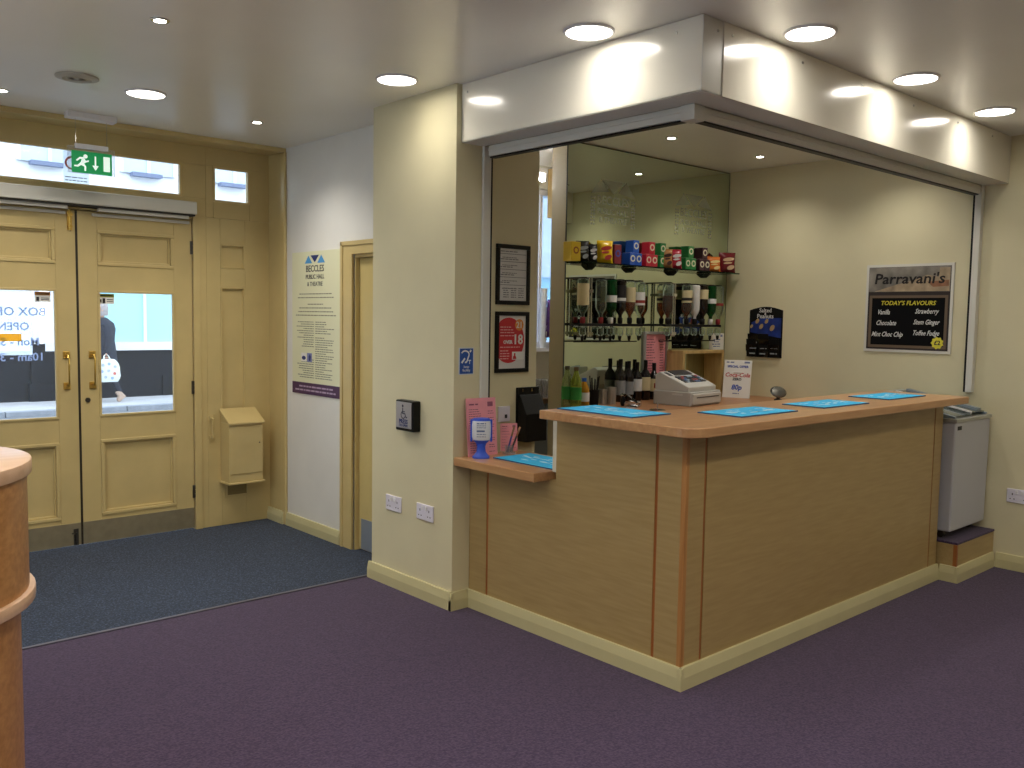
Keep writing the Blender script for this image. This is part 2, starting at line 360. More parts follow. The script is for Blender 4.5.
# beads round the fanlights
def bead(x0, x1, z0, z1, b=.014):
    ob('glazing_bead', MB().box(x0, x1, YD - .006, YD + .02, z0, z0 + b).box(x0, x1, YD - .006, YD + .02, z1 - b, z1).box(x0, x0 + b, YD - .006, YD + .02, z0 + b, z1 - b).box(x1 - b, x1, YD - .006, YD + .02, z0 + b, z1 - b), mat('bead_paint', '#d8c184', .35), ew)
bead(DXL + .06, -.512, 2.30, 2.528); bead(-.292, -.024, 2.288, 2.53)
struct('window_1', MB().box(DXL + .07, -.52, YD + .022, YD + .028, 2.31, 2.52), GLASSD, 'long fanlight above the entrance doors')
struct('window_2', MB().box(-.285, -.03, YD + .022, YD + .028, 2.295, 2.522), GLASSD, 'small square fanlight right of the entrance doors')
# reveal: soffit, jamb and edge trims
struct('trim_3', MB().box(X0, XS + .05, 3.63, YD + .06, 2.655, H + .08).box(X0, XS, 3.612, 3.632, 2.645, H), TAN, 'tan soffit over the entrance recess', bevel=.003)
struct('wall_jamb', MB().box(XS - .004, XS + .12, 3.635, YD + .06, 0, 2.655), TAN, 'tan painted side of the entrance recess')
struct('trim_4', MB().box(XS - .022, XS + .0, 3.60, 3.66, .0, 2.65), TAN, 'tan edge bead at the corner of the entrance recess', bevel=.008)
# outer wall of the building above the screen
struct('wall_outer', MB().box(-9, 9, YD + .07, YD + .3, H + .01, 6.5).box(-9, X0, YD + .07, YD + .3, -.1, H), mat('outer_render', '#c8c4ba', .8, var=.05), 'rendered outside wall above the entrance')

def leaf(name, x0, x1, hinge_right, label):
    d = thing(name, label, None, ((x0 + x1) / 2, YD + .02, 0), kind='structure')
    s = 1 if hinge_right else -1
    m0 = x0 + .12 if hinge_right else x0 + .125; m1 = x1 - .125 if hinge_right else x1 - .12
    y0, y1 = YD + .004, YD + .046
    ob('stile', MB().box(x0, m0, y0, y1, .012, 2.148), TAN, d, bevel=.003); ob('stile', MB().box(m1, x1, y0, y1, .012, 2.148), TAN, d, bevel=.003)
    for a, b in ((.012, .185), (.685, .838), (1.648, 1.808), (2.035, 2.148)): ob('rail', MB().box(m0, m1, y0, y1, a, b), TAN, d)
    for a, b in ((.185, .685), (1.808, 2.035)):
        p = ob('panel', MB().box(m0, m1, y0 + .02, y1 - .005, a, b), TAN, d)
        t = .022; mo = MB()
        for q0, q1, r0, r1 in ((m0, m1, a, a + t), (m0, m1, b - t, b), (m0, m0 + t, a + t, b - t), (m1 - t, m1, a + t, b - t)):
            mo.box(q0, q1, y0 - .007, y0 + .022, r0, r1)
        mo2 = MB(); t2 = .012
        for q0, q1, r0, r1 in ((m0 + t, m1 - t, a + t, a + t + t2), (m0 + t, m1 - t, b - t - t2, b - t), (m0 + t, m0 + t + t2, a + t + t2, b - t - t2), (m1 - t - t2, m1 - t, a + t + t2, b - t - t2)):
            mo2.box(q0, q1, y0 + .008, y0 + .022, r0, r1)
        ob('moulding', mo, TAN, p, bevel=.004); ob('moulding', mo2, TAN, p, bevel=.003)
    be = MB(); t = .016
    for q0, q1, r0, r1 in ((m0 - .004, m1 + .004, .834, .834 + t), (m0 - .004, m1 + .004, 1.652 - t, 1.652), (m0 - .004, m0 - .004 + t, .834 + t, 1.652 - t), (m1 + .004 - t, m1 + .004, .834 + t, 1.652 - t)):
        be.box(q0, q1, y0 - .006, y0 + .018, r0, r1)
    ob('glazing_bead', be, TAN, d, bevel=.003)
    ob('pane', MB().box(m0, m1, y0 + .02, y0 + .026, .838, 1.648), GLASSD, d)
    ob('kick_plate', MB().box(x0 + .003, x1 - .003, y0 - .004, y0, .014, .157), STEEL, d)
    hx = x0 + .078 if hinge_right else x1 - .068
    h = ob('handle', MB().tube([(hx, y0, 1.236), (hx, y0 - .04, 1.236), (hx, y0 - .055, 1.215), (hx, y0 - .055, 1.065), (hx, y0 - .04, 1.045), (hx, y0, 1.045)], .0055), BRASS, d, smooth=True)
    ob('plate', MB().box(hx - .021, hx + .021, y0 - .008, y0, 1.215, 1.262), BRASS, h, bevel=.004); ob('plate', MB().box(hx - .021, hx + .021, y0 - .008, y0, 1.018, 1.065), BRASS, h, bevel=.004)
    ex = x1 if hinge_right else x0
    for zc in (1.96, 1.0, .27):
        hg = MB().box(ex - .012, ex + .006, y0 - .008, y0, zc - .045, zc + .045)
        for k in range(3): hg.cyl((ex + .002, y0 - .008, zc - .043 + k * .03), .006, .026, 8)
        ob('hinge', hg, DSTEEL, d)
    # door arm below the closer
    ob('closer_arm', MB().box(x0 + .09 if hinge_right else x0 + .06, x1 - .02 if hinge_right else x1 - .06, y0 - .02, y0 - .003, 2.118, 2.136), ALU, d, bevel=.002)
    return d, m0, m1, y0
dR, r0, r1, yf = leaf('door_2', DXC + .004, DXR, True, 'right leaf of the tan glazed entrance doors')
dL, l0, l1, _ = leaf('door_1', DXL, DXC - .004, False, 'left leaf of the tan glazed entrance doors')
ob('keyhole', MB().lathe([(.016, 0), (.016, .006)], (-1.134, yf - .006, .947), 14, 'y').box(-1.137, -1.131, yf - .008, yf, .935, .955), DSTEEL, dR)
b = ob('top_bolt', MB().cyl((-1.222, yf - .012, 2.02), .0065, .13, 10).box(-1.236, -1.208, yf - .006, yf, 2.02, 2.14), BRASS, dL)
ob('bolt_collar', MB().box(-1.238, -1.206, yf - .02, yf, 2.11, 2.125).box(-1.236, -1.208, yf - .02, yf, 2.035, 2.05).tube([(-1.222, yf - .02, 2.06), (-1.222, yf - .036, 2.06)], .005), BRASS, b)
ob('foot_bolt', MB().box(-1.236, -1.208, yf - .01, yf - .004, .014, .12).cyl((-1.222, yf - .016, .02), .006, .08, 8).tube([(-1.222, yf - .014, .09), (-1.25, yf - .02, .095)], .004), DSTEEL, dL)
ob('edge_strip', MB().box(DXC - .006, DXC + .008, yf - .001, yf + .02, .012, 2.148), mat('dark_edge', '#2c2418', .6), dR)
# stickers and the paper notice on the panes
def sticker(x0, x1, z0, z1, top, label, marks):
    s = thing('door_sticker', label, 'sticker', ((x0 + x1) / 2, yf + .018, z0))
    yb = yf + .0192
    ob('backing', MB().box(x0, x1, yb - .001, yb, z0, z1), PAPER, s)
    ob('print', MB().box(x0, x1, yb - .0016, yb - .001, z1 - (z1 - z0) * .35, z1), top, s)
    mk = MB()
    for a, c, e, g in marks: mk.box(x0 + a * (x1 - x0), x0 + c * (x1 - x0), yb - .0018, yb - .001, z0 + e * (z1 - z0), z0 + g * (z1 - z0))
    ob('lettering', mk, INKD, s)
sticker(-1.425, -1.335, 1.568, 1.632, mat('orange_print', '#c98a3c', .6), 'white and orange warning sticker at the top of the left door pane', [(.08, .9, .72, .78), (.08, .9, .82, .88), (.1, .28, .1, .5), (.4, .9, .35, .42), (.4, .9, .2, .27)])
sticker(-1.047, -.955, 1.565, 1.63, mat('olive_print', '#a8ad3e', .6), 'white and green sticker at the top of the right door pane', [(.08, .9, .75, .86), (.05, .15, .12, .45), (.22, .4, .05, .55), (.5, .92, .4, .47), (.5, .92, .22, .28)])
def tracing():
    m = bpy.data.materials.new('tracing_paper'); m.use_nodes = True; nt = m.node_tree; nt.nodes.clear(); out = nt.nodes.new('ShaderNodeOutputMaterial')
    t = nt.nodes.new('ShaderNodeBsdfTransparent'); d = nt.nodes.new('ShaderNodeBsdfTranslucent'); d.inputs[0].default_value = (.85, .9, .95, 1)
    mx = nt.nodes.new('ShaderNodeMixShader'); mx.inputs[0].default_value = .5; nt.links.new(t.outputs[0], mx.inputs[1]); nt.links.new(d.outputs[0], mx.inputs[2]); nt.links.new(mx.outputs[0], out.inputs[0]); return m
pn = thing('paper_notice', 'translucent white opening-hours notice fixed outside the left door pane', 'notice', (-1.62, yf + .04, .95))
ob('sheet', MB().box(l0 + .005, -1.44, yf + .032, yf + .0325, 1.24, 1.645), tracing(), pn)
INKB = mat('pale_blue_ink', '#9aa8c8', .8)
def ink_through(name='ink_showing_through', c=(.46, .5, .62, 1)):
    m = bpy.data.materials.new(name); m.use_nodes = True; nt = m.node_tree; nt.nodes.clear(); out = nt.nodes.new('ShaderNodeOutputMaterial'); d = nt.nodes.new('ShaderNodeBsdfTranslucent'); d.inputs[0].default_value = c; nt.links.new(d.outputs[0], out.inputs[0]); return m
INKB = ink_through()
def back(s, x, z, size, m=INKB): text('lettering', s, size, m, pn, (x, yf + .0312, z), (-1, 0, 0), Z, 'LEFT', bold=.001)
back('BOX OFFICE', -1.36, 1.483, .074); back('OPEN', -1.455, 1.394, .068); back('Mon - Sat', -1.40, 1.300, .068); back('10am - 3pm', -1.372, 1.205, .07)
ob('highlight', MB().box(-1.66, -1.50, yf + .0300, yf + .0303, 1.325, 1.372), ink_through('amber_tape', (.9, .55, .06, 1)), pn)

fs = thing('fanlight_notice', 'white paper notice with a red ring stuck on the fanlight behind the exit sign', 'notice', (-1.16, YD + .02, 2.31))
ob('sheet', MB().box(-1.245, -1.095, YD + .0205, YD + .021, 2.312, 2.515), tracing(), fs)
ring = MB().lathe([(.030, 0), (.042, 0), (.042, .0005), (.030, .0005), (.030, 0)], (-1.195, YD + .0195, 2.44), 20, 'y', cap=False)
ob('red_ring', ring, mat('red_ring_print', '#d8695c', .6), fs)
e = MB(); lines(e, (-1.235, YD + .0203, 2.33), X, Z, 0, .13, 0, .006); lines(e, (-1.235, YD + .0203, 2.35), X, Z, 0, .13, 0, .006); ob('small_print', e, INK, fs)

# automatic door operator above the doors
op = thing('door_operator', 'long grey automatic door operator above the entrance doors', 'door closer', (-1.17, YD - .06, 2.165))
ob('cover', MB().box(DXL - .02, -.445, YD - .10, YD - .002, 2.178, 2.262), ALU, op, bevel=.006)
ob('underside', MB().box(DXL, -.455, YD - .088, YD - .004, 2.166, 2.1778), mat('dark_slot', '#26231e', .6), op)
ob('slide_rail', MB().box(-1.07, -.49, YD - .07, YD - .045, 2.146, 2.166).box(-1.86, -1.25, YD - .07, YD - .045, 2.146, 2.166), ALU, op, bevel=.002)

# letter box
lb = thing('letter_box', 'tan wall-mounted letter box with sloping lid beside the doors', 'letter box', (-.095, YD - .07, .30))
xa, xb, yb_ = -.255, .0, YD - .145
ob('body', MB().box(xa, xb, yb_, YD - .001, .325, .745).prism([(yb_, .745), (YD - .001, .745), (YD - .001, .83)], 'x', xa, xb), TAN, lb, bevel=.004)
ob('lid', MB().prism([(yb_ - .018, .737), (yb_ - .018, .75), (YD - .001, .842), (YD - .001, .829)], 'x', xa - .008, xb + .008), TAN, lb, bevel=.003)
ob('door_panel', MB().box(xa + .004, xb - .004, yb_ - .006, yb_, .385, .725), TAN, lb, bevel=.003)
ob('base', MB().box(xa - .01, xb + .01, yb_ - .014, YD - .001, .312, .326), TAN, lb, bevel=.003)
ob('lock', MB().cyl((xb - .03, yb_ - .009, .6), .005, .004, 8, 'y'), DSTEEL, lb)
lv = thing('pull_handle', 'small tan painted pull handle beside the letter box', 'handle', (-.322, YD - .02, .64))
ob('grip', MB().tube([(-.322, YD, .78), (-.322, YD - .03, .775), (-.322, YD - .03, .645), (-.322, YD, .64)], .008), TAN, lv, smooth=True)
ob('mount', MB().box(-.337, -.307, YD - .012, YD - .001, .765, .795), TAN, lv, bevel=.003); ob('mount', MB().box(-.337, -.307, YD - .012, YD - .001, .625, .655), TAN, lv, bevel=.003)
vf = thing('vent_flap', 'small framed flap in the panel under the letter box', 'vent', (-.13, YD, .19))
ob('frame', MB().box(-.222, -.205, YD - .008, YD - .001, .195, .305).box(-.06, -.04, YD - .008, YD - .001, .195, .305).box(-.205, -.06, YD - .008, YD - .001, .195, .212), TAN, vf, bevel=.002)
ob('flap', MB().box(-.203, -.062, YD - .004, YD - .001, .214, .305), mat('flap_paint', '#8f7a48', .5), vf)

# ------------------------------------------------------------------ exit sign
ex = thing('exit_sign', 'green hanging emergency exit sign with running figure and arrow', 'exit sign', (-1.20, 3.49, 2.30))
ob('gear_box', MB().box(-1.335, -1.06, 3.45, 3.53, 2.64, H), WHITEP, ex, bevel=.004)
ob('wire', MB().cyl((-1.285, 3.49, 2.49), .0015, .15, 6), CHROME, ex); ob('wire', MB().cyl((-1.11, 3.49, 2.49), .0015, .15, 6), CHROME, ex)
ob('clamp', MB().box(-1.29, -1.105, 3.478, 3.502, 2.47, 2.498), WHITEP, ex, bevel=.003)
ob('acrylic_blade', MB().box(-1.332, -1.068, 3.487, 3.493, 2.325, 2.48), CLEARP, ex)
face = ob('green_face', MB().box(-1.311, -1.085, 3.484, 3.4868, 2.328, 2.455), GREEN, ex)
pic = MB(); o_ = (-1.311, 3.4838, 2.328)
pic.poly3(o_, X, Z, [(.128, .105), (.136, .105), (.136, .05), (.150, .05), (.132, .022), (.114, .05), (.128, .05)], .001)      # arrow
pic.poly3(o_, X, Z, [(.178, .022), (.214, .022), (.214, .108), (.178, .108)], .001)                                                                                                                      # door
pic.poly3(o_, X, Z, [(.077 + .012 * math.cos(k * .628), .098 + .012 * math.sin(k * .628)) for k in range(10)], .001)                                                                                      # head
pic.poly3(o_, X, Z, [(.045, .092), (.066, .092), (.078, .072), (.094, .078), (.096, .070), (.076, .062), (.068, .055), (.080, .04), (.078, .014), (.070, .014), (.070, .038), (.052, .046), (.036, .034), (.014, .034), (.014, .042), (.033, .044), (.05, .062), (.056, .08), (.048, .082), (.030, .066), (.024, .072)], .001)
ob('pictogram', pic, EXW, face)

# ------------------------------------------------------------------ tall notice on the side wall
nb = thing('notice_board', 'tall cream notice with blue roof logo and purple foot on the side wall', 'notice board', (XS - .005, 3.21, .968))
U = -Y; yl = 3.518; W_ = .642; B_ = .968; T_ = 1.943; xf = XS - .006
ob('board', MB().box(xf, XS - .0005, yl - W_, yl, B_, T_), mat('notice_cream', '#e3e2c0', .5), nb)
ob('foot_band', MB().box(xf - .0006, xf, yl - W_, yl, B_, B_ + .08), mat('purple_print', '#47234f', .5), nb)
O = Vector((xf - .0006, yl, B_))
def tri(mb, pts): return mb.poly3(O, U, Z, pts, .0006)
cx_ = W_ * .49
ob('roof_logo', tri(tri(MB(), [(cx_ - .135, .895), (cx_ - .035, .895), (cx_ - .085, .948)]), [(cx_ + .035, .895), (cx_ + .135, .895), (cx_ + .085, .948)]), SKYB, nb)
ob('roof_logo_peak', tri(MB(), [(cx_ - .055, .948), (cx_, .9), (cx_ + .055, .948)]), NAVY, nb)
for s, z, sz, m in (('BECCLES', .838, .062, INKD), ('PUBLIC HALL', .79, .042, INKD), ('& THEATRE', .742, .040, INK)):
    text('lettering', s, sz, m, nb, O + U * cx_ + Z * z, U, Z, bold=.0005)
pr = MB()
for i, (z, f_) in enumerate(((.685, .75), (.66, .82), (.615, .35), (.59, .75), (.565, .8), (.54, .92))): lines(pr, O - X * .0003, U, Z, .03, W_ - .03, z, .007, 'C', f_)
z = .495
for i in range(26):
    if i < 12 or i > 16: lines(pr, O - X * .0003, U, Z, .05, W_ * .47, z, .006, 'R', random.uniform(.5, .95))
    if i not in (6,): lines(pr, O - X * .0003, U, Z, W_ * .5, W_ - .04, z, .006, 'L', random.uniform(.4, .95))
    z -= .0152
ob('small_print', pr, mat('faded_ink', '#8d8c78', .8), nb)
ob('badge', MB().slab(O - X * .0002, U, Z, .13, .20, .225, .285, .0006), PAPER, nb); ob('badge', MB().slab(O - X * .0002, U, Z, .21, .275, .225, .285, .0006), mat('lilac_print', '#7d84b8', .6), nb)
ob('badge_mark', MB().poly3(O - X * .0009, U, Z, [(.165 + .028 * math.cos(k * .5236), .25 + .014 * math.sin(k * .5236)) for k in range(12)]).poly3(O - X * .0009, U, Z, [(.235, .232), (.255, .232), (.262, .26), (.25, .28), (.232, .262)]), NAVY, nb)
fp = MB(); lines(fp, O - X * .0008, U, Z, .06, W_ - .05, .048, .011, 'C', .85); lines(fp, O - X * .0008, U, Z, .03, W_ - .03, .022, .011, 'C', .95)
ob('foot_print', fp, mat('pale_lilac_ink', '#b9a6c0', .7), nb)

# ------------------------------------------------------------------ pillar fittings
yp1, yp0 = bp(395.6, 415, 'x', PX - .05).y, bp(413.2, 415, 'x', PX - .05).y; zp0, zp1 = bp(404, 431, 'x', PX - .05).z, bp(404, 400.5, 'x', PX - .05).z
pp = thing('push_pad', 'black wheelchair push-to-open pad with steel plate on the pillar', 'push pad', (PX, (yp0 + yp1) / 2, zp0))
ob('housing', MB().box(PX - .05, PX - .0005, yp0, yp1, zp0, zp1), BLACK, pp, bevel=.006)
pl_ = ob('plate', MB().box(PX - .056, PX - .05, yp0 + .012, yp1 - .012, zp0 + .016, zp1 - .008), mat('brushed_plate', '#b7b6bd', .35, metal=.6), pp, bevel=.004)
po = Vector((PX - .0565, yp1 - .014, zp0 + .018))
wc = MB().poly3(po, U, Z, [(.062 + .008 * math.cos(k * .785), .118 + .008 * math.sin(k * .785)) for k in range(8)])
wc.poly3(po, U, Z, [(.058, .108), (.066, .108), (.066, .09), (.082, .09), (.082, .084), (.066, .084), (.066, .08), (.085, .08), (.094, .06), (.1, .063), (.104, .057), (.092, .052), (.08, .074), (.058, .074)])
arc = [(.066 + .022 * math.cos(a), .07 + .022 * math.sin(a)) for a in [2.1 + k * .38 for k in range(11)]]
for i in range(10):
    (a0, c0), (a1, c1) = arc[i], arc[i + 1]; k = .74
    wc.poly3(po, U, Z, [(a0, c0), (a1, c1), (.066 + (a1 - .066) * k, .07 + (c1 - .07) * k), (.066 + (a0 - .066) * k, .07 + (c0 - .07) * k)])
ob('wheelchair_symbol', wc, mat('symbol_ink', '#3a3950', .6), pp)
text('lettering', 'PRESS', .032, NAVY, pp, po + U * .068 + Z * .024, U, Z, bold=.0008); text('lettering', 'TO OPEN', .018, NAVY, pp, po + U * .068 + Z * .007, U, Z, bold=.0004)

def socket(y, zc, x, label, n=-1):
    s = thing('wall_socket', label, 'socket', (x, y, zc - .043), group='white double sockets')
    ob('plate', MB().box(x - .009, x, y - .073, y + .073, zc - .043, zc + .043), SOCK, s, bevel=.003)
    for k in (-.016, .016): ob('switch', MB().box(x - .014, x - .009, y + k - .008, y + k + .008, zc + .012, zc + .034), WHITEP, s, bevel=.002)
    hl = MB()
    for k in (-.04, .04):
        hl.box(x - .0096, x - .008, y + k - .003, y + k + .003, zc + .004, zc + .016)
        for q in (-.011, .011): hl.box(x - .0096, x - .008, y + k + q - .004, y + k + q + .004, zc - .022, zc - .017)
    ob('pin_hole', hl, INKD, s)
socket(1.905, .473, PX, 'white double wall socket low on the pillar, nearer the side door')
socket(1.61, .473, PX, 'white double wall socket low on the pillar, nearer the bar')
socket(-.245, .465, XR, 'white double wall socket on the right wall beside the freezer')

ls = thing('loop_sign', 'blue hearing loop sign with white ear symbol on the pillar side', 'sign', (-.034, PY0, 1.223))
ob('border', MB().box(-.082, .014, PY0 - .003, PY0, 1.222, 1.36), mat('pale_sign_edge', '#d5dce6', .5), ls)
ob('face', MB().box(-.078, .010, PY0 - .0036, PY0 - .003, 1.226, 1.356), mat('sign_blue', '#1d4f9e', .4), ls)
lo = Vector((-.078, PY0 - .0038, 1.226)); ear = MB()
pts = [(.035 + .026 * math.cos(a), .098 + .02 * math.sin(a)) for a in [2.7 - k * .33 for k in range(11)]] + [(.050, .07), (.043, .058), (.034, .06)]
for i in range(len(pts) - 1):
    a, c = Vector(pts[i] + (0,)), Vector(pts[i + 1] + (0,)); n_ = (c - a).normalized().cross(Z) * .004
    ear.poly3(lo, X, Z, [tuple((a + n_)[:2]), tuple((c + n_)[:2]), tuple((c - n_)[:2]), tuple((a - n_)[:2])])
for a, c in (((.012, .056), (.034, .08)), ((.066, .112), (.074, .122))):
    a, c = Vector(a + (0,)), Vector(c + (0,)); n_ = (c - a).normalized().cross(Z) * .005
    ear.poly3(lo, X, Z, [tuple((a + n_)[:2]), tuple((c + n_)[:2]), tuple((c - n_)[:2]), tuple((a - n_)[:2])])
ear.slab(lo, X, Z, .056, .074, .066, .071, .0004).slab(lo, X, Z, .063, .067, .05, .066, .0004)
ob('ear_symbol', ear, CHALK, ls)
text('lettering', 'loop', .020, CHALK, ls, lo + X * .044 + Z * .03, X, Z); text('lettering', 'facility', .020, CHALK, ls, lo + X * .044 + Z * .012, X, Z)

# ------------------------------------------------------------------ bar counter
HB = 1.06; HT = 1.10; LT = .80; WZ = .945
bc = thing('bar_counter', 'maple panelled L-shaped bar front with reddish strips and cream skirting', 'bar counter', (1.0, .3, 0))
def pan(mb, m): return ob('panel', mb, m, bc)
pan(MB().box(0, .018, .022, .141, .06, HB), PANEL_Y)
pan(MB().prism([(.157, .06), (1.226, .06), (1.226, .76), (.744, .76), (.744, HB), (.157, HB)], 'x', 0, .018), PANEL_Y)
pan(MB().box(0, .018, 1.242, 1.378, .06, .76), PANEL_Y)
pan(MB().box(.022, .126, 0, .018, .06, HB), PANEL_X); pan(MB().box(.142, 2.352, 0, .018, .06, HB), PANEL_X); pan(MB().box(2.366, 2.468, 0, .018, .06, HB), PANEL_X)
for y in (.149, 1.234): ob('groove_strip', MB().box(.003, .018, y - .008, y + .008, .06, HB if y < .5 else .76), STRIP, bc)
for x in (.134, 2.359): ob('groove_strip', MB().box(x - .008, x + .007, .003, .018, .06, HB), STRIP, bc)
ob('corner_strip', MB().box(-.001, .022, -.001, .022, .06, HB), wood('corner_beech', '#a8733c', '#bd8850', .4, 'z'), bc, bevel=.002)
ob('carcass', MB().box(.019, .26, .30, .742, .0, HB).box(.019, 2.468, .019, .30, 0, HB).box(.019, .30, .742, 1.375, 0, .755), LWOOD, bc)
ob('end_panel', MB().box(0, .262, .744, .768, .80, HB), mat('cream_end_panel', '#dcd6c2', .45), bc)
ob('skirting', skirt('', (0, 1.38), (0, -.0199), (-1, 0), ''), SKIRT, bc); ob('skirting', skirt('', (-.0199, 0), (2.476, 0), (0, -1), ''), SKIRT, bc)
# L-shaped top with rounded outer corner
rc = .10; outer = [(-.12 + rc - rc * math.sin(a), -.12 + rc - rc * math.cos(a)) for a in [math.pi / 2 - k * math.pi / 16 for k in range(9)]]
top = [(-.12, .74)] + outer + [(2.52, -.12), (2.52, .40), (.262, .40), (.262, .74)]
tag(ob('counter_worktop', MB().prism(top, 'z', HB, HT), BEECH_X, bevel=.004), 'beech L-shaped bar top with rounded corner, carrying four turquoise runners', 'worktop')
tag(ob('ledge_worktop', MB().box(-.11, .33, .78, 1.378, .757, LT), BEECH_Y, bevel=.004), 'low beech ledge between pillar and bar, carrying pink menus', 'worktop')
# back counter
bk = thing('back_counter', 'low cupboards under the worktop along the mirror', 'cupboard', (2.15, 1.6, 0))
ob('carcass', MB().box(1.27, XR - .001, 1.22, 1.953, .0, .904), LWOOD, bk)
for k in range(3):
    x0 = 1.29 + k * .59; dd = ob('door', MB().box(x0, x0 + .57, 1.20, 1.2195, .1, .88), LWOOD, bk, bevel=.003)
    ob('handle', MB().tube([(x0 + .5, 1.20, .75), (x0 + .5, 1.17, .75), (x0 + .5, 1.17, .85), (x0 + .5, 1.20, .85)], .005), CHROME, dd)
tag(ob('back_worktop', MB().box(1.252, XR - .001, 1.10, 1.9535, .905, WZ), wood('beech_back_top', '#9b6942', '#b07c52', .4, 'x'), bevel=.003), 'brown worktop behind the bar under the mirror, carrying till and bottles', 'worktop')
# step beside the bar
st = thing('step', 'low boxed step topped with purple carpet under the freezer', 'step', (2.77, .3, 0))
ob('box', MB().box(2.49, XR - .001, -.108, .55, 0, .222), PANEL_X, st); ob('carpet_top', MB().box(2.488, XR - .001, -.113, .55, .222, .236), PURPLE, st, bevel=.004)
ob('corner_strip', MB().box(2.487, 2.505, -.111, -.09, .05, .222), STRIP, st)
ob('skirting', skirt('', (2.49, -.02), (2.49, -.1279), (-1, 0), ''), SKIRT, st); ob('skirting', skirt('', (2.4701, -.108), (XR - .02, -.108), (0, -1), ''), SKIRT, st)

# ------------------------------------------------------------------ shutter box and shutter
sb = thing('shutter_box', 'glossy white steel fascia box of the bar shutter below the ceiling', 'fascia', (1.2, .5, 2.39))
ob('casing', MB().prism([(-.076, -.073), (XR - .001, -.073), (XR - .001, .24), (.24, .24), (.24, 1.379), (-.076, 1.379)], 'z', 2.394, H - .001), FASC, sb)
ob('face_panel', MB().box(-.08, -.0761, -.074, 1.378, 2.39, H - .002), FASC, sb)
ob('face_panel', MB().box(.047, XR - .001, -.082, -.0731, 2.388, H - .002), FASC, sb, bevel=.002)
ob('corner_panel', MB().box(-.08, .046, -.0775, -.0731, 2.39, H - .002), mat('white_steel_satin', '#d8d6cc', .35, spec=.5), sb)
ob('soffit', MB().prism([(-.08, -.0775), (XR - .001, -.0775), (XR - .001, .06), (.06, .06), (.06, 1.378), (-.08, 1.378)], 'z', 2.388, 2.3938), ALU, sb)
for p in ((-.0815, 1.335), (-.0815, .05)): ob('screw', MB().cyl((p[0], p[1], 2.63), .006, .003, 8, 'x'), CHROME, sb)
for x in (.01, .10, .62, 1.15, 1.7, 2.25, 2.75): ob('screw', MB().cyl((x, -.0855 if x > .05 else -.081, 2.63), .006, .004, 8, 'y'), CHROME, sb)
sh = thing('roller_shutter', 'raised pale grey shutter rails and guides around the bar opening', 'shutter', (1.2, .5, .8))
ob('bottom_rail', MB().box(.065, .12, .115, 1.34, 2.335, 2.388), ALU, sh, bevel=.003); ob('bottom_rail', MB().box(.115, 3.01, .065, .12, 2.335, 2.388), ALU, sh, bevel=.003)
ob('seal', MB().box(.075, .11, .115, 1.34, 2.328, 2.335), BLACK, sh); ob('seal', MB().box(.115, 3.01, .075, .11, 2.328, 2.335), BLACK, sh)
ob('rail_lip', MB().box(.059, .065, .115, 1.34, 2.362, 2.372), ALU, sh); ob('rail_lip', MB().box(.115, 3.01, .059, .065, 2.362, 2.372), ALU, sh)
ob('corner_joint', MB().box(.055, .125, .055, .125, 2.325, 2.388), ALU, sh, bevel=.004)
ob('guide', MB().box(.055, .105, 1.362, 1.379, LT + .001, 2.388), ALU, sh, bevel=.003); ob('guide_brush', MB().box(.105, .116, 1.364, 1.379, LT + .001, 2.388), BLACK, sh)
ob('guide', MB().box(3.012, XR - .001, .055, .095, 1.09, 2.388), ALU, sh, bevel=.003); ob('guide_brush', MB().box(3.015, XR - .001, .095, .107, 1.09, 2.388), BLACK, sh)

# ------------------------------------------------------------------ mirror
mr = thing('bar_mirror', 'full-width wall mirror behind the bar etched with two hall logos', 'mirror', (2.15, YM, WZ))
ob('sheet', MB().box(1.256, XR - .004, YM, YM + .005, WZ + .002, 2.664), MIRROR, mr)
ob('edge', MB().box(1.251, 1.256, YM - .001, YM + .006, WZ + .002, 2.669).box(1.251, XR - .001, YM - .001, YM + .006, 2.664, 2.669).box(XR - .004, XR - .001, YM - .001, YM + .006, WZ + .002, 2.664), mat('mirror_edge_dark', '#39403a', .3), mr)
for cx in (1.705, 2.61):
    o = Vector((cx, YM - .0002, 2.165)); e = MB()
    for pts in ([(-.225, .19), (-.13, .295), (-.045, .215)], [(-.115, .29), (.115, .29), (0, .2)], [(.045, .215), (.13, .295), (.225, .19)]): e.poly3(o, X, Z, pts)
    ob('etched_roof', e, ETCH, mr)
    e = MB()
    for k in range(9):
        for sx_ in (-.205, .205):
            for q in (-.013, .013): e.poly3(o, X, Z, [(sx_ + q + .011 * math.cos(a * 1.047), .165 - k * .022 + .009 * math.sin(a * 1.047)) for a in range(6)])
    ob('etched_columns', e, ETCH, mr)
    for s, z, sz in (('BECCLES', .125, .085), ('PUBLIC HALL', .062, .055), ('& THEATRE', .005, .055)): text('etched_lettering', s, sz, ETCH, mr, o + Z * z, X, Z, bold=.001)

# glass shelf with brackets
def sx(px, y=1.86, py=262): return bp(px, py, 'y', y).x
SZ = 1.888
gs = thing('glass_shelf', 'long glass shelf on dark brackets across the mirror', 'shelf', (2.15, 1.9, 1.85))
ob('pane', MB().box(1.265, 3.035, 1.815, YM - .0012, SZ - .009, SZ), GLASSS, gs)
for px_ in (594, 634, 676, 709):
    x = sx(px_, 1.9, 268)
    ob('bracket', MB().prism([(YM - .0015, SZ - .01), (1.885, SZ - .01), (1.89, SZ - .02), (1.925, SZ - .045), (YM - .0015, SZ - .045)], 'x', x - .011, x + .011), mat('bracket_dark', '#4a4c46', .25, metal=.6), gs, bevel=.003)

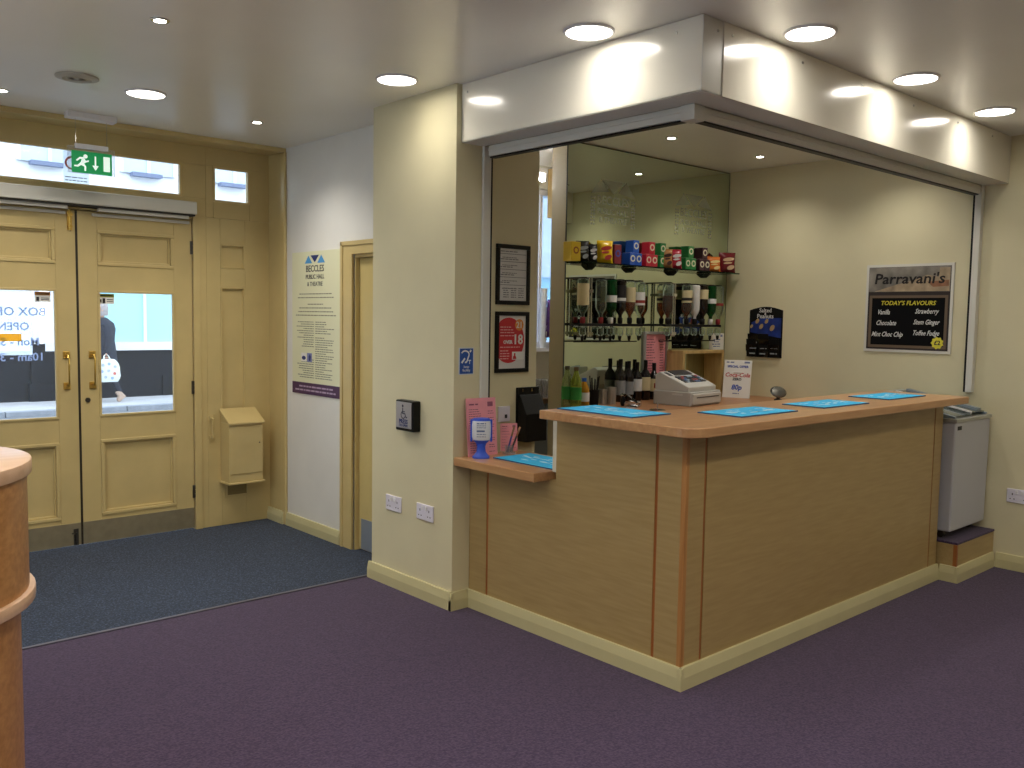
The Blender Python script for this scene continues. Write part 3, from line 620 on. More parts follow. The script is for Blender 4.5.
# snack boxes
def snack_box(x, z, c, c2, label, w_=.062, d=.072, h=.086, y=1.855, logo=True, grp=None):
    b = thing('snack_box', label, 'box', (x, y + d / 2, z), group=grp)
    ob('carton', MB().box(x - w_ / 2, x + w_ / 2, y, y + d, z, z + h), c, b, bevel=.002)
    o = Vector((x - w_ / 2, y - .0004, z))
    if logo:
        e = MB().poly3(o, X, Z, [(w_ * .5 + .026 * math.cos(a * .628), h * .56 + .024 * math.sin(a * .628)) for a in range(10)]); ob('round_logo', e, c2, b)
        ob('logo_centre', MB().poly3(o - Y * .0006, X, Z, [(w_ * .5 + .015 * math.cos(a * .628), h * .56 + .014 * math.sin(a * .628)) for a in range(10)]), c, b)
    ob('open_top', MB().box(x - w_ / 2 + .003, x + w_ / 2 - .003, y + .003, y + d - .003, z + h, z + h + .0012), mat('pale_carton', '#c9c2b4', .7), b)
    return b
CB = mat('blue_carton', '#1450b4', .4); CR = mat('red_carton', '#c01e36', .4); CG = mat('green_carton', '#1f7a3a', .4); CM = mat('maroon_carton', '#3c1426', .4); CY = mat('yellow_carton', '#c6a51c', .4)
LOGO = mat('cream_logo', '#d9d3b8', .5)
def tri_stack(px, c, word, z=SZ):
    x = sx(px + 3, 1.845)
    snack_box(x - .0325, z, c, LOGO, word + ' snack box on the glass shelf, lower left of three'); snack_box(x + .0325, z, c, LOGO, word + ' snack box on the glass shelf, lower right of three'); snack_box(x, z + .0875, c, LOGO, word + ' snack box perched on top of two on the glass shelf')
snack_box(sx(577, 1.845), SZ, CY, mat('brown_logo', '#7a3c14', .5), 'yellow snack box at the left end of the glass shelf', .085, .075, .125)
snack_box(sx(620, 1.86), SZ, mat('crimson_carton', '#7c1f2c', .4), mat('blue_logo', '#2b55b0', .5), 'crimson snack box with blue disc behind the yellow crisps', .07, .06, .135, 1.88)
tri_stack(634, CB, 'bright blue'); tri_stack(650, CR, 'red')
snack_box(sx(664, 1.845), SZ, CG, LOGO, 'green snack box, lower of two behind the leaning crisps'); snack_box(sx(664, 1.845), SZ + .0875, CG, LOGO, 'green snack box, upper of two behind the leaning crisps')
tri_stack(689, CG, 'green')
tri_stack(703, CM, 'dark maroon')
# crisp packets: pillow shaped bags with crimped ends
def crisps(x, y, w_, h, c, c2, label, rz=0, tilt=0, extra=None):
    b = thing('crisp_packet', label, 'crisp packet', (x, y, SZ), rz)
    n, m_ = 8, 10; v = []; f = []
    for side in (-1, 1):
        for j in range(m_ + 1):
            for i in range(n + 1):
                u = i / n * 2 - 1; t = j / m_ * 2 - 1
                th = .026 * max(0, (1 - u ** 4)) * max(0, (1 - abs(t) ** 5)) + .0012
                yy = side * th + .002 * math.sin(i * 2.3 + j * 1.7)
                zz = .001 + (j / m_) * h; v.append((u * w_ / 2 * (1 - .06 * (1 - t * t)), yy + math.sin(tilt) * zz, zz * math.cos(tilt)))
    k = (n + 1) * (m_ + 1)
    for s_ in (0, 1):
        for j in range(m_):
            for i in range(n):
                q = (s_ * k + j * (n + 1) + i, s_ * k + j * (n + 1) + i + 1, s_ * k + (j + 1) * (n + 1) + i + 1, s_ * k + (j + 1) * (n + 1) + i)
                f.append(q if s_ == 0 else q[::-1])
    ring = [i for i in range(n)] + [j * (n + 1) + n for j in range(m_)] + [m_ * (n + 1) + i for i in range(n, 0, -1)] + [j * (n + 1) for j in range(m_, 0, -1)]
    for i in range(len(ring)):
        a, c_ = ring[i], ring[(i + 1) % len(ring)]; f.append((a, c_, c_ + k, a + k))
    ob('bag', MB().add(v, f), c, b, smooth=True, local=True)
    e = MB()
    for kx, kz, ax_, az_ in ((0, .66, .34, .10), (-.05, .48, .26, .05), (.12, .26, .22, .12)):
        zz = kz * h; th = .0285
        e.poly3((kx * w_, -th + math.sin(tilt) * zz, zz * math.cos(tilt)), X, Z, [(ax_ * w_ * math.cos(a * .628), az_ * h * math.sin(a * .628 + .35)) for a in range(10)], .0015)
    ob('print', e, c2, b, local=True)
    ob('crimp', MB().box(-w_ / 2 * .98, w_ / 2 * .98, -.002 + math.sin(tilt) * h, .002 + math.sin(tilt) * h, h * math.cos(tilt) - .012, h * math.cos(tilt)), c, b, local=True)
    return b
gl = lambda n, c: mat(n, c, .25, var=.12, scale=30)
crisps(sx(583.5, 1.86), 1.868, .09, .135, gl('black_foil', '#16161a'), mat('grey_print', '#9aa0a4', .4), 'black crisp packet leaning beside the yellow snack box', -.5, .08)
crisps(sx(592.5, 1.86), 1.862, .07, .12, gl('black_foil', '#16161a'), mat('white_print', '#d4d4d4', .4), 'smaller black crisp packet next to the blue one', -.45, .1)
crisps(sx(598, 1.905), 1.912, .06, .12, gl('blue_foil', '#1d3f80'), mat('white_print', '#d4d4d4', .4), 'blue crisp packet half hidden behind the yellow one', -.4, .05)
crisps(sx(605, 1.86), 1.862, .115, .15, gl('yellow_foil', '#e2b91c'), mat('red_print', '#b0342c', .4), 'large yellow crisp packet with red print on the glass shelf', -.45, .06)
crisps(sx(667, 1.85), 1.85, .085, .135, gl('tan_foil', '#a87848'), mat('dark_print', '#3a1c1c', .4), 'tan crisp packet leaning in front of the green boxes', -.6, .1)
crisps(sx(676, 1.85), 1.852, .10, .14, gl('red_foil', '#a81f34'), mat('white_print', '#d4d4d4', .4), 'red crisp packet leaning in the middle of the glass shelf', -.45, .12)
crisps(sx(714, 1.86), 1.862, .12, .115, gl('orange_foil', '#d0702a'), mat('cream_print', '#e0c888', .4), 'orange crisp packet slumped near the right end of the shelf', -.45, .12)
crisps(sx(727.5, 1.86), 1.862, .14, .155, gl('maroon_foil', '#6e1822'), mat('gold_print', '#cfae8a', .4), 'maroon crisp packet standing at the right end of the shelf', -.5, .05)

# ------------------------------------------------------------------ spirits on optics
AMBER = glass('amber_spirit', '#e0903a', .62, edge='#8a4412'); GREENG = glass('green_bottle_glass', '#3aa862', .45, edge='#0c4a22'); BROWNG = glass('dark_brown_glass', '#3a1c10', .15, edge='#1a0c08')
WHITEB = mat('white_bottle', '#d8d8d6', .25); BLKB = mat('black_bottle_glass', '#120e10', .12)
CRL = mat('cream_label', '#d2c49a', .6); WHL = mat('white_label', '#d9dad8', .6); BKL = mat('black_label', '#17161a', .5); RDL = mat('red_label', '#8e2a24', .6)
OY = 1.832; OZ = 1.478
def rack(xs, xpole, label):
    r = thing('optic_rack', label, 'optic rack', ((xs[0] + xs[-1]) / 2, 1.9, 1.37))
    ob('bar', MB().box(xs[0] - .03, xs[-1] + .03, OY - .012, OY + .012, OZ - .008, OZ + .010), BLACK, r, bevel=.003)
    ob('lower_bar', MB().box(xs[0] - .03, xs[-1] + .03, OY + .04, OY + .05, 1.362, 1.370), BLACK, r)
    ob('upright', MB().cyl((xpole, OY + .02, 1.40), .008, .385, 10).cyl((xpole + .025, OY + .02, 1.40), .006, .385, 10), CHROME, r, smooth=True)
    for z in (1.42, 1.70): ob('wall_arm', MB().box(xpole - .012, xpole + .04, OY + .012, YM - .001, z - .01, z + .01), CHROME, r)
    for z_ in (xs[0], xs[-1]): ob('wall_arm', MB().box(z_ - .01, z_ + .01, OY + .012, YM - .001, OZ - .006, OZ + .008), BLACK, r)
    for x in xs:
        ob('top_clip', MB().box(x - .02, x + .02, OY - .014, YM - .001, 1.779, 1.787), BLACK, r)
        m_ = ob('measure', MB().lathe([(.010, 1.462), (.022, 1.458), (.023, 1.415), (.012, 1.405)], (x, OY, 0), 14), CLEAR, r, smooth=True)
        ob('spout', MB().lathe([(.013, 1.405), (.011, 1.385), (.006, 1.372)], (x, OY, 0), 10), BLACK, m_, smooth=True)
def spirit(x, glassm, labm, label, liq=None, cap=BLACK, r=.038, lab=(.08, .2), neck=.012, square=False, stripe=None, top=1.776):
    b = thing('spirit_bottle', label, 'bottle', (x, OY, 1.49))
    prof = [(neck + .004, 1.492), (neck, 1.50), (neck, 1.545), (neck + .006, 1.556), (r * .85, 1.578), (r, 1.598), (r, top - .006), (r - .006, top)]
    ob('glass', MB().lathe(prof, (x, OY, 0), 4 if square else 18), glassm, b, smooth=not square)
    if liq is not None:
        lm, lev = liq; q = [(neck - .003, 1.50), (neck - .003, 1.545), (r * .8, 1.582), (r - .004, 1.6), (r - .004, lev)]
        ob('spirit', MB().lathe(q, (x, OY, 0), 18), lm, b, smooth=True)
    if labm is not None: ob('label', MB().lathe([(r + .0006, top - lab[1]), (r + .0006, top - lab[0])], (x, OY, 0), 18), labm, b, smooth=True)
    if stripe is not None: ob('label_print', MB().lathe([(r + .0012, top - lab[1] + .015), (r + .0012, top - lab[1] + .035)], (x, OY, 0), 18), stripe, b, smooth=True)
    ob('stopper', MB().lathe([(.013, 1.488), (neck + .006, 1.494), (neck + .006, 1.525), (neck + .003, 1.53)], (x, OY, 0), 12), cap, b, smooth=True)
    return b
lx = [sx(p_, OY, 300) for p_ in (583, 601, 611, 620.5, 630, 639.5)]
rx = [sx(p_, OY, 300) for p_ in (668, 687, 695, 703, 711, 718.5)]
rack(lx, sx(591, OY, 300), 'black optic rack of six upturned bottles at the left of the mirror')
rack(rx, sx(675, OY, 300), 'black optic rack of six upturned bottles by the right wall')
REDC = mat('red_stopper', '#8c2028', .4)
spirit(lx[0], CLEAR, CRL, 'clear spirit bottle with cream label, leftmost on the left optic rack', cap=REDC, lab=(.03, .17))
spirit(lx[1], CLEAR, None, 'clear spirit bottle with red stopper on the left optic rack', cap=REDC, stripe=None)
spirit(lx[2], GREENG, WHL, 'green gin bottle with white label on the left optic rack', cap=WHL, lab=(.10, .145), r=.04)
spirit(lx[3], BLKB, BKL, 'black-labelled dark bottle on the left optic rack', lab=(.03, .15), stripe=WHL)
spirit(lx[4], CLEAR, CRL, 'whisky bottle with large cream label on the left optic rack', liq=(AMBER, 1.70), lab=(.04, .14), stripe=None)
spirit(lx[5], CLEAR, WHL, 'clear bottle with white label, rightmost on the left optic rack', lab=(.07, .16), stripe=RDL)
spirit(rx[0], CLEAR, None, 'half-full amber spirit bottle, leftmost on the right optic rack', liq=(AMBER, 1.69))
spirit(rx[1], CLEAR, CRL, 'amber whisky bottle with cream label on the right optic rack', liq=(AMBER, 1.71), lab=(.04, .13), stripe=BKL)
spirit(rx[2], WHITEB, None, 'white opaque spirit bottle on the right optic rack', r=.036)
spirit(rx[3], BROWNG, CRL, 'brown bottle with pale label on the right optic rack', lab=(.03, .1))
spirit(rx[4], GREENG, WHL, 'green gin bottle with white label on the right optic rack', cap=WHL, lab=(.095, .13), r=.04)
spirit(rx[5], CLEAR, None, 'clear spirit bottle with red stopper, rightmost on the right optic rack', cap=REDC, stripe=RDL, lab=(.12, .16))

# ------------------------------------------------------------------ things on the mirror and worktop
def framed(name, label, cat, x0, x1, z0, z1, yb, fm, face, fw=.018, t=.016):
    "picture on a wall facing -Y"
    p = thing(name, label, cat, ((x0 + x1) / 2, yb, z0))
    for q in ((x0, x1, z0, z0 + fw), (x0, x1, z1 - fw, z1), (x0, x0 + fw, z0 + fw, z1 - fw), (x1 - fw, x1, z0 + fw, z1 - fw)):
        ob('frame_bar', MB().box(q[0], q[1], yb - t, yb - .0008, q[2], q[3]), fm, p, bevel=.002)
    ob('sheet', MB().box(x0 + fw, x1 - fw, yb - t * .45, yb - .0008, z0 + fw, z1 - fw), face, p)
    return p, Vector((x0 + fw, yb - t * .45 - .0005, z0 + fw)), x1 - x0 - 2 * fw, z1 - z0 - 2 * fw
p, o, pw, ph = framed('framed_menu', 'pink price list in a grey frame fixed to the mirror behind the till', 'menu', 2.055, 2.325, 1.05, 1.432, YM, mat('grey_frame', '#a3a09c', .4), PINK, .02, .018)
e = MB()
for i in range(16): lines(e, o, X, Z, .012, pw * .6, ph - .04 - i * .019, .006, 'L', random.uniform(.5, .95)); lines(e, o, X, Z, pw * .72, pw * .9, ph - .04 - i * .019, .006)
ob('small_print', e, PINKINK, p)
p = thing('paper_sign', 'small white notice stuck on the mirror in the corner above the wooden box', 'notice', (2.95, YM, 1.29))
ob('sheet', MB().box(2.855, 3.045, YM - .003, YM - .0008, 1.292, 1.42), PAPER, p); o = Vector((2.855, YM - .0033, 1.292)); e = MB()
for i, f_ in enumerate((.6, .5, .8, .6)): lines(e, o, X, Z, .02, .17, .075 - i * .018, .008, 'C', f_)
e.quad(o, X, Z, .14, .17, .1, .118); ob('small_print', e, mat('blue_grey_ink', '#7680a8', .8), p)
wb = thing('wooden_box', 'open light pine box frame standing in the mirror corner', 'box', (2.56, 1.86, WZ))
x0, x1, y0, y1, z1 = 2.31, 2.815, 1.78, 1.944, 1.297
ob('side', MB().box(x0, x0 + .022, y0, y1, WZ, z1 - .022), LWOOD, wb); ob('side', MB().box(x1 - .022, x1, y0, y1, WZ, z1 - .022), LWOOD, wb); ob('top', MB().box(x0, x1, y0, y1, z1 - .022, z1), LWOOD, wb, bevel=.002); ob('bottom', MB().box(x0 + .022, x1 - .022, y0, y1, WZ, WZ + .015), LWOOD, wb)

# cash register
a_ = bp(690, 407, 'z', WZ); c_ = bp(717, 403, 'z', WZ); ang = .10
tl = thing('cash_register', 'grey cash register with drawer on the worktop beside the wine bottles', 'cash register', (a_.x, a_.y, WZ), ang)
G1 = mat('till_grey', '#b6b4ae', .45); G2 = mat('till_pale_grey', '#cbcac4', .45); DK = mat('till_dark', '#35363c', .3)
ob('drawer_case', MB().box(0, .40, 0, .29, .0, .095), G1, tl, local=True, bevel=.006)
dw = ob('drawer', MB().box(.02, .385, -.014, .004, .012, .082), G2, tl, local=True, bevel=.004); ob('drawer_slot', MB().box(.06, .35, -.0155, -.013, .055, .062), DK, dw, local=True); ob('lock', MB().box(-.001, .001, .06, .14, .07, .082), G2, tl, local=True)
ob('body', MB().prism([(.02, .095), (.285, .095), (.285, .20), (.25, .222), (.07, .15), (.02, .128)], 'x', .01, .37), G2, tl, local=True, bevel=.006)
def slope(mb, x0, x1, t0, t1, h):     # on the sloping top from (y .09, z .165) to (y .33, z .26)
    P = lambda t: (.07 + .18 * t, .15 + .072 * t); (ya, za), (yb, zb) = P(t0), P(t1)
    return mb.add([(x0, ya, za), (x1, ya, za), (x1, yb, zb), (x0, yb, zb), (x0, ya - .37 * h, za + .93 * h), (x1, ya - .37 * h, za + .93 * h), (x1, yb - .37 * h, zb + .93 * h), (x0, yb - .37 * h, zb + .93 * h)], [(0, 3, 2, 1), (4, 5, 6, 7), (0, 1, 5, 4), (1, 2, 6, 5), (2, 3, 7, 6), (3, 0, 4, 7)])
ob('display', slope(MB(), .10, .32, .62, .97, .006), DK, tl, local=True)
KM = [mat('key_blue', '#4a6f9e', .4), mat('key_red', '#a24a4a', .4), mat('key_dark', '#3c4048', .4), mat('key_pale', '#9fb4c4', .4)]
for i in range(8):
    for j in range(4): ob('key', slope(MB(), .06 + i * .035, .088 + i * .035, .04 + j * .13, .13 + j * .13, .006), KM[(i * 3 + j * 5 + (i > 4)) % 4 if i % 3 else 2], tl, local=True)
ob('maker_mark', slope(MB(), .03, .07, .62, .9, .002), DK, tl, local=True)

# bottles on the worktop
def wine(px, y, top_py, labm, label, cap=BLACK, shoulder=.0, mark=None, lab=(.06, .15)):
    x = bp(px, 390, 'y', y).x; h = bp(px, top_py, 'y', y).z - WZ
    b = thing('wine_bottle', label, 'bottle', (x, y, WZ)); r = .037
    ob('glass', MB().lathe([(r - .004, .001), (r, .006), (r, h * .62 - shoulder), (r * .9, h * .67 - shoulder), (.016, h * .76), (.0135, h * .80), (.0135, h - .05)], (x, y, WZ), 18), BLKB, b, smooth=True)
    ob('capsule', MB().lathe([(.0138, h - .052), (.0145, h - .05), (.0145, h - .002), (.012, h)], (x, y, WZ), 14), cap, b, smooth=True)
    if labm: ob('label', MB().lathe([(r + .0006, lab[0]), (r + .0006, lab[1])], (x, y, WZ), 18), labm, b, smooth=True)
    if mark: ob('label_mark', MB().box(x - .028, x - .006, y - .0385, y - .025, .085 + WZ, .12 + WZ), mark, b)
GRL = mat('grey_label', '#8a8f92', .6)
wine(653.5, 1.895, 363, CRL, 'dark wine bottle with cream label nearest the cash register', mark=RDL)
wine(645, 1.897, 360, CRL, 'dark wine bottle with wide cream label, second from the cash register', lab=(.07, .165))
wine(636.7, 1.9, 362, WHL, 'dark wine bottle with white label in the middle of the row', lab=(.07, .155))
wine(628.3, 1.9, 361, GRL, 'dark wine bottle with grey label, second from the left', lab=(.05, .14))
wine(620, 1.9, 359, GRL, 'slim dark bottle with flanged stopper at the left of the row', lab=(.05, .15))
def soft(px, y, top_py, liqm, labm, capm, label, r=.036):
    x = bp(px, 390, 'y', y).x; h = bp(px, top_py, 'y', y).z - WZ; b = thing('soft_drink_bottle', label, 'bottle', (x, y, WZ))
    ob('bottle', MB().lathe([(r * .8, .001), (r, .012), (r, h * .55), (r * .92, h * .66), (r * .5, h * .82), (.013, h * .9), (.013, h - .02)], (x, y, WZ), 18), liqm, b, smooth=True)
    ob('cap', MB().lathe([(.016, h - .022), (.016, h)], (x, y, WZ), 14), capm, b, smooth=True)
    ob('label', MB().lathe([(r + .0008, h * .22), (r + .0008, h * .52)], (x, y, WZ), 18), labm, b, smooth=True)
LG = mat('green_label', '#2f8f3c', .5); LIME = glass('lime_cordial', '#dde690', .62, edge='#a8b850'); LEM = glass('lemonade', '#eaf0cc', .72, edge='#b4c488'); ORJ = glass('orange_juice', '#e6b94a', .2, edge='#c8902a')
soft(567, 1.80, 366, LEM, LG, mat('dark_cap', '#3c3826', .5), 'lemonade bottle with green label at the mirror edge')
soft(576, 1.74, 367, LIME, LG, mat('brown_cap', '#5c4a2c', .5), 'tall lime cordial bottle with green and yellow label')
soft(584, 1.76, 378, ORJ, WHL, mat('blue_cap', '#1f62c0', .4), 'short orange juice bottle with blue cap')
s = thing('straw_cup', 'dark cup of black straws beside the juice bottle', 'straw cup', (1.49, 1.85, WZ)); sxx = bp(594, 390, 'y', 1.85).x
ob('cup', MB().lathe([(.03, .0), (.036, .1), (.033, .1), (.028, .006)], (sxx, 1.85, WZ), 16), BLACK, s, smooth=True)
for k in range(9):
    a = k * .7; ob('straw', MB().tube([(sxx + .015 * math.cos(a), 1.85 + .015 * math.sin(a), WZ + .01), (sxx + .035 * math.cos(a), 1.85 + .03 * math.sin(a), WZ + .185 + .012 * math.sin(k * 5))], .004, 6), BLACK, s)
for px_, y, h, r, lb_ in ((603, 1.86, .10, .032, 'steel tumbler behind its taller neighbour'), (611.5, 1.82, .115, .034, 'taller steel tumbler beside the wine bottles')):
    x = bp(px_, 395, 'y', y).x; tag(ob('steel_tumbler', MB().lathe([(r * .85, 0), (r, h), (r - .002, h), (r * .82, .004)], (x, y, WZ), 18), mat('brushed_steel', '#b9bab6', .3, metal=.7), smooth=True), lb_, 'tumbler')
q = bp(594, 403, 'z', WZ); bo = thing('bottle_opener', 'black and chrome bottle stopper lying in front of the straws', 'bottle stopper', (q.x, 1.72, WZ))
ob('grip', MB().lathe([(.012, 0), (.018, .02), (.016, .05), (.008, .06)], (q.x + .02, 1.70, WZ), 12), BLACK, bo, smooth=True); ob('top', MB().lathe([(.008, .06), (.02, .068), (.02, .076), (.006, .084)], (q.x + .02, 1.70, WZ), 12), CHROME, bo, smooth=True)
q = bp(633, 407, 'z', WZ); br = thing('wire_tray', 'small chrome wire tray with a tilted glass card in front of the wine', 'tray', (q.x, q.y, WZ), .5)
e = MB()
for z in (.006, .03): e.tube([(-.08, -.04, z), (.08, -.04, z), (.08, .04, z), (-.08, .04, z), (-.08, -.04, z)], .003, 6)
for x in (-.08, -.04, 0, .04, .08):
    for y in (-.04, .04): e.tube([(x, y, .003), (x, y, .03)], .002, 6)
ob('wire_basket', e, CHROME, br, local=True); ob('floor_plate', MB().box(-.08, .08, -.04, .04, 0, .004), CHROME, br, local=True)
ob('glass_card', MB().slab((0.0, -.035, .02), Vector((1, 0, -.15)).normalized(), Vector((0, .7, .5)).normalized(), -.05, .07, 0, .10, .006), glass('grey_tinted_acrylic', '#aab0ae', .5, edge='#40453f'), br, local=True)
q = bp(657.5, 410.5, 'z', WZ); sp = thing('receipt_spike', 'round chrome receipt spike base on the worktop in front of the till', 'spike', (q.x, q.y, WZ))
ob('base', MB().lathe([(.05, 0), (.052, .004), (.046, .008), (.01, .012)], (0, 0, 0), 24), CHROME, sp, local=True, smooth=True); ob('spike', MB().lathe([(.004, .012), (.003, .05), (.0008, .06)], (0, 0, 0), 8), CHROME, sp, local=True)

# price card leaning in the corner
pa, pb_ = bp(722, 397, 'z', WZ), bp(748, 398.5, 'z', WZ)
u = (pb_ - pa); u.z = 0; cw = .205; u.normalize(); nrm = Vector((u.y, -u.x, 0)); nrm = nrm if nrm.dot(CAM - pa) > 0 else -nrm
wv = (Z * .985 - nrm * .17).normalized(); pc = thing('price_card', 'white price card with red and blue lettering leaning near the right wall', 'sign', ((pa + pb_) / 2)[:])
ob('card', MB().slab(pa, u, wv, 0, cw, 0, .285, -.004 if u.cross(wv).dot(nrm) > 0 else .004), PAPER, pc)
ob('strut', MB().slab(pa - nrm * .085 + Z * .0, u, (wv * .2 + nrm * .28 + Z * .66 * 0 + Z * .65).normalized(), cw * .35, cw * .65, 0, .2, .003), PAPER, pc)
o = pa + nrm * .0008
def pt(s_, z, sz, m_, sh_=0, b_=.0006): text('lettering', s_, sz, m_, pc, o + u * (cw / 2) + wv * z, u, wv, shear=sh_, bold=b_)
BLI = mat('blue_ink', '#2a4fb4', .7)
pt('SPECIAL OFFER', .228, .0235, BLI); pt('Coca-Cola', .158, .043, RED, .25); pt('ZERO', .132, .026, INKD, 0, .001); pt('80p', .062, .052, BLI, .15, .0015)
e = MB(); lines(e, o, u, wv, .03, .17, .030, .006, 'C', .35); lines(e, o, u, wv, .015, .08, .262, .010); lines(e, o, u, wv, .15, .19, .262, .012); ob('small_print', e, mat('blue_grey_ink', '#7680a8', .8), pc)

q = bp(778, 400.5, 'z', WZ); cr = thing('card_reader', 'small grey oval card reader tilted on a black foot by the right wall', 'card reader', (q.x, q.y, WZ), -.6)
ob('foot', MB().lathe([(.03, 0), (.03, .008), (.012, .016), (.012, .04)], (0, 0, 0), 16), BLACK, cr, local=True, smooth=True)
hd = MB().lathe([(.002, -.018), (.045, -.014), (.062, 0), (.05, .012), (.002, .016)], (0, 0, 0), 24)
R_ = Matrix.Translation((0, 0, .062)) @ Matrix.Rotation(.95, 4, 'X') @ Matrix.Diagonal((1, .8, 1, 1)); hd.v = [tuple(R_ @ Vector(p_)) for p_ in hd.v]
ob('head', hd, mat('taupe_metallic', '#6f6d66', .25, metal=.6), cr, local=True, smooth=True)

# ------------------------------------------------------------------ right wall: flavours poster and nut board
UW = -Y
fp_ = thing('flavours_poster', 'square ice cream flavours poster with chalk lettering on the right wall', 'poster', (XR, .5, 1.325))
yl, yr, zb, zt = .797, .212, 1.325, 1.917; wp, hp = yl - yr, zt - zb
ob('backing', MB().box(XR - .008, XR - .0006, yr, yl, zb, zt), mat('poster_white', '#d9d6cc', .35), fp_)
O2 = Vector((XR - .0084, yl, zb))
ob('dark_ground', MB().slab(O2, UW, Z, .018, wp - .018, .018, hp - .018, .0004), mat('poster_brown_black', '#2a1f1c', .5, var=.25, scale=6), fp_)
ban = mat('poster_sky_paint', '#7c766c', .55, var=.7, scale=6); ob('picture_band', MB().slab(O2 - X * .0005, UW, Z, .02, wp - .02, hp - .185, hp - .02, .0004), ban, fp_)
ob('picture_wall', MB().poly3(O2 - X * .001, UW, Z, [(.06, hp - .183), (wp - .025, hp - .183), (wp - .025, hp - .03), (wp - .09, hp - .03), (wp - .095, hp - .09), (wp - .17, hp - .075), (wp - .23, hp - .1), (wp - .30, hp - .12), (.2, hp - .14)]), mat('poster_stone_paint', '#a89478', .6, var=.35, scale=14), fp_)
ob('picture_roof', MB().poly3(O2 - X * .0015, UW, Z, [(wp - .17, hp - .12), (wp - .03, hp - .11), (wp - .03, hp - .15), (wp - .13, hp - .155)]), mat('poster_terracotta', '#9a6a4c', .6, var=.3, scale=16), fp_)
br_ = mat('chalkboard_frame_print', '#6b5946', .6)
for q in ((.03, wp - .03, .03, .048), (.03, wp - .03, .365, .383), (.03, .048, .048, .365), (wp - .048, wp - .03, .048, .365)): ob('board_border', MB().slab(O2 - X * .0006, UW, Z, q[0], q[1], q[2], q[3], .0006), br_, fp_)
ob('board_black', MB().slab(O2 - X * .0005, UW, Z, .048, wp - .048, .048, .365, .0004), mat('chalkboard_black', '#08080a', .75, spec=.15), fp_)
def ft(s_, a, z, sz, m_, sh_=.25, al='CENTER', b_=0, n_=.0012, sx_=1.0): text('lettering', s_, sz, m_, fp_, O2 - X * n_ + UW * a + Z * z, UW, Z, al, shear=sh_, bold=b_, sx=sx_)
ft("Parravani's", wp * .5, hp - .13, .098, mat('poster_script_ink', '#120c0a', .6), .12, n_=.0022, b_=.0015, sx_=1.12)
ft("TODAY'S FLAVOURS", wp * .5, .318, .040, YELLOW, .2, b_=.0006)
for a, z, s_ in ((.13, .255, 'Vanilla'), (.15, .182, 'Chocolate'), (.16, .105, 'Mint Choc Chip'), (.42, .262, 'Strawberry'), (.42, .19, 'Stem Ginger'), (.42, .118, 'Toffee Fudge')): ft(s_, a, z, .046, CHALK, .4, b_=.0004, sx_=.72)
star = [((.042 if k % 2 else .034) * math.cos(k * .349), (.042 if k % 2 else .034) * math.sin(k * .349)) for k in range(18)]
ob('price_star', MB().poly3(O2 - X * .002 + UW * (wp - .085) + Z * .07, UW, Z, star, .0006), mat('star_yellow', '#e2d63c', .5), fp_); ft('£2', wp - .085, .058, .04, INKD, 0, b_=.001, n_=.003)

nbd = thing('nut_board', 'black round-topped nut dispenser card on the right wall', 'snack card', (XR, 1.59, 1.245))
yl2, wn, zb2, hn = 1.722, .285, 1.245, .385; O3 = Vector((XR - .006, yl2, zb2))
sil = [(0, 0), (wn, 0), (wn, hn * .93)] + [(wn * (1 - k / 8), hn * (.93 + .07 * math.sin(k / 8 * math.pi))) for k in range(1, 8)] + [(0, hn * .93)]
ob('card', MB().poly3(O3, UW, Z, sil, .0055 if UW.cross(Z).x > 0 else -.0055), BLACKM, nbd)
ob('blue_print', MB().poly3(O3 - X * .0005, UW, Z, [(.01, .19), (wn - .01, .15), (wn - .01, .30), (.10, .30), (.02, .265)], .0004), mat('blue_nut_print', '#16307c', .5, var=.5, scale=12), nbd)
for s_, z, sz in (('Salted', .343, .044), ('&', .324, .026), ('Peanuts', .298, .046)): text('lettering', s_, sz, CHALK, nbd, O3 - X * .001 + UW * (wn * .48) + Z * z, UW, Z, bold=.0004)
for a, z, r in ((.07, .275, .017), (.15, .275, .016), (.02, .235, .013), (.105, .235, .018), (.20, .225, .021)):
    ob('nut', MB().poly3(O3 - X * .0012, UW, Z, [(a + r * math.cos(k * .628), z + r * 1.15 * math.sin(k * .628 + .4)) for k in range(10)], .001), mat('peanut', '#b89868', .6, var=.2, scale=40), nbd)
for i in range(3):
    for j in range(4):
        if i == 2 and j == 3: continue
        a, z = .012 + i * .09, .015 + j * .042 + (.004 if i == 2 else .0)
        pk = ob('nut_packet', MB().slab(O3 - X * (.012 - j * .002) + Y * (.018 * (i == 0) * (1 if j < 3 else 0)), UW, (Z - X * .12).normalized(), a - .006 * (j % 2), a + .084, z - .012, z + .04, .004), BLKB if (i + j) % 2 else BLACKM, nbd)
        e = MB(); lines(e, O3 - X * (.0245 - j * .002), UW, Z, a + .012, a + .074, z + .008, .016 if j == 3 else .010, 'L', .95); ob('packet_print', e, CHALK if j == 3 else mat('grey_print', '#9aa0a4', .4), pk)

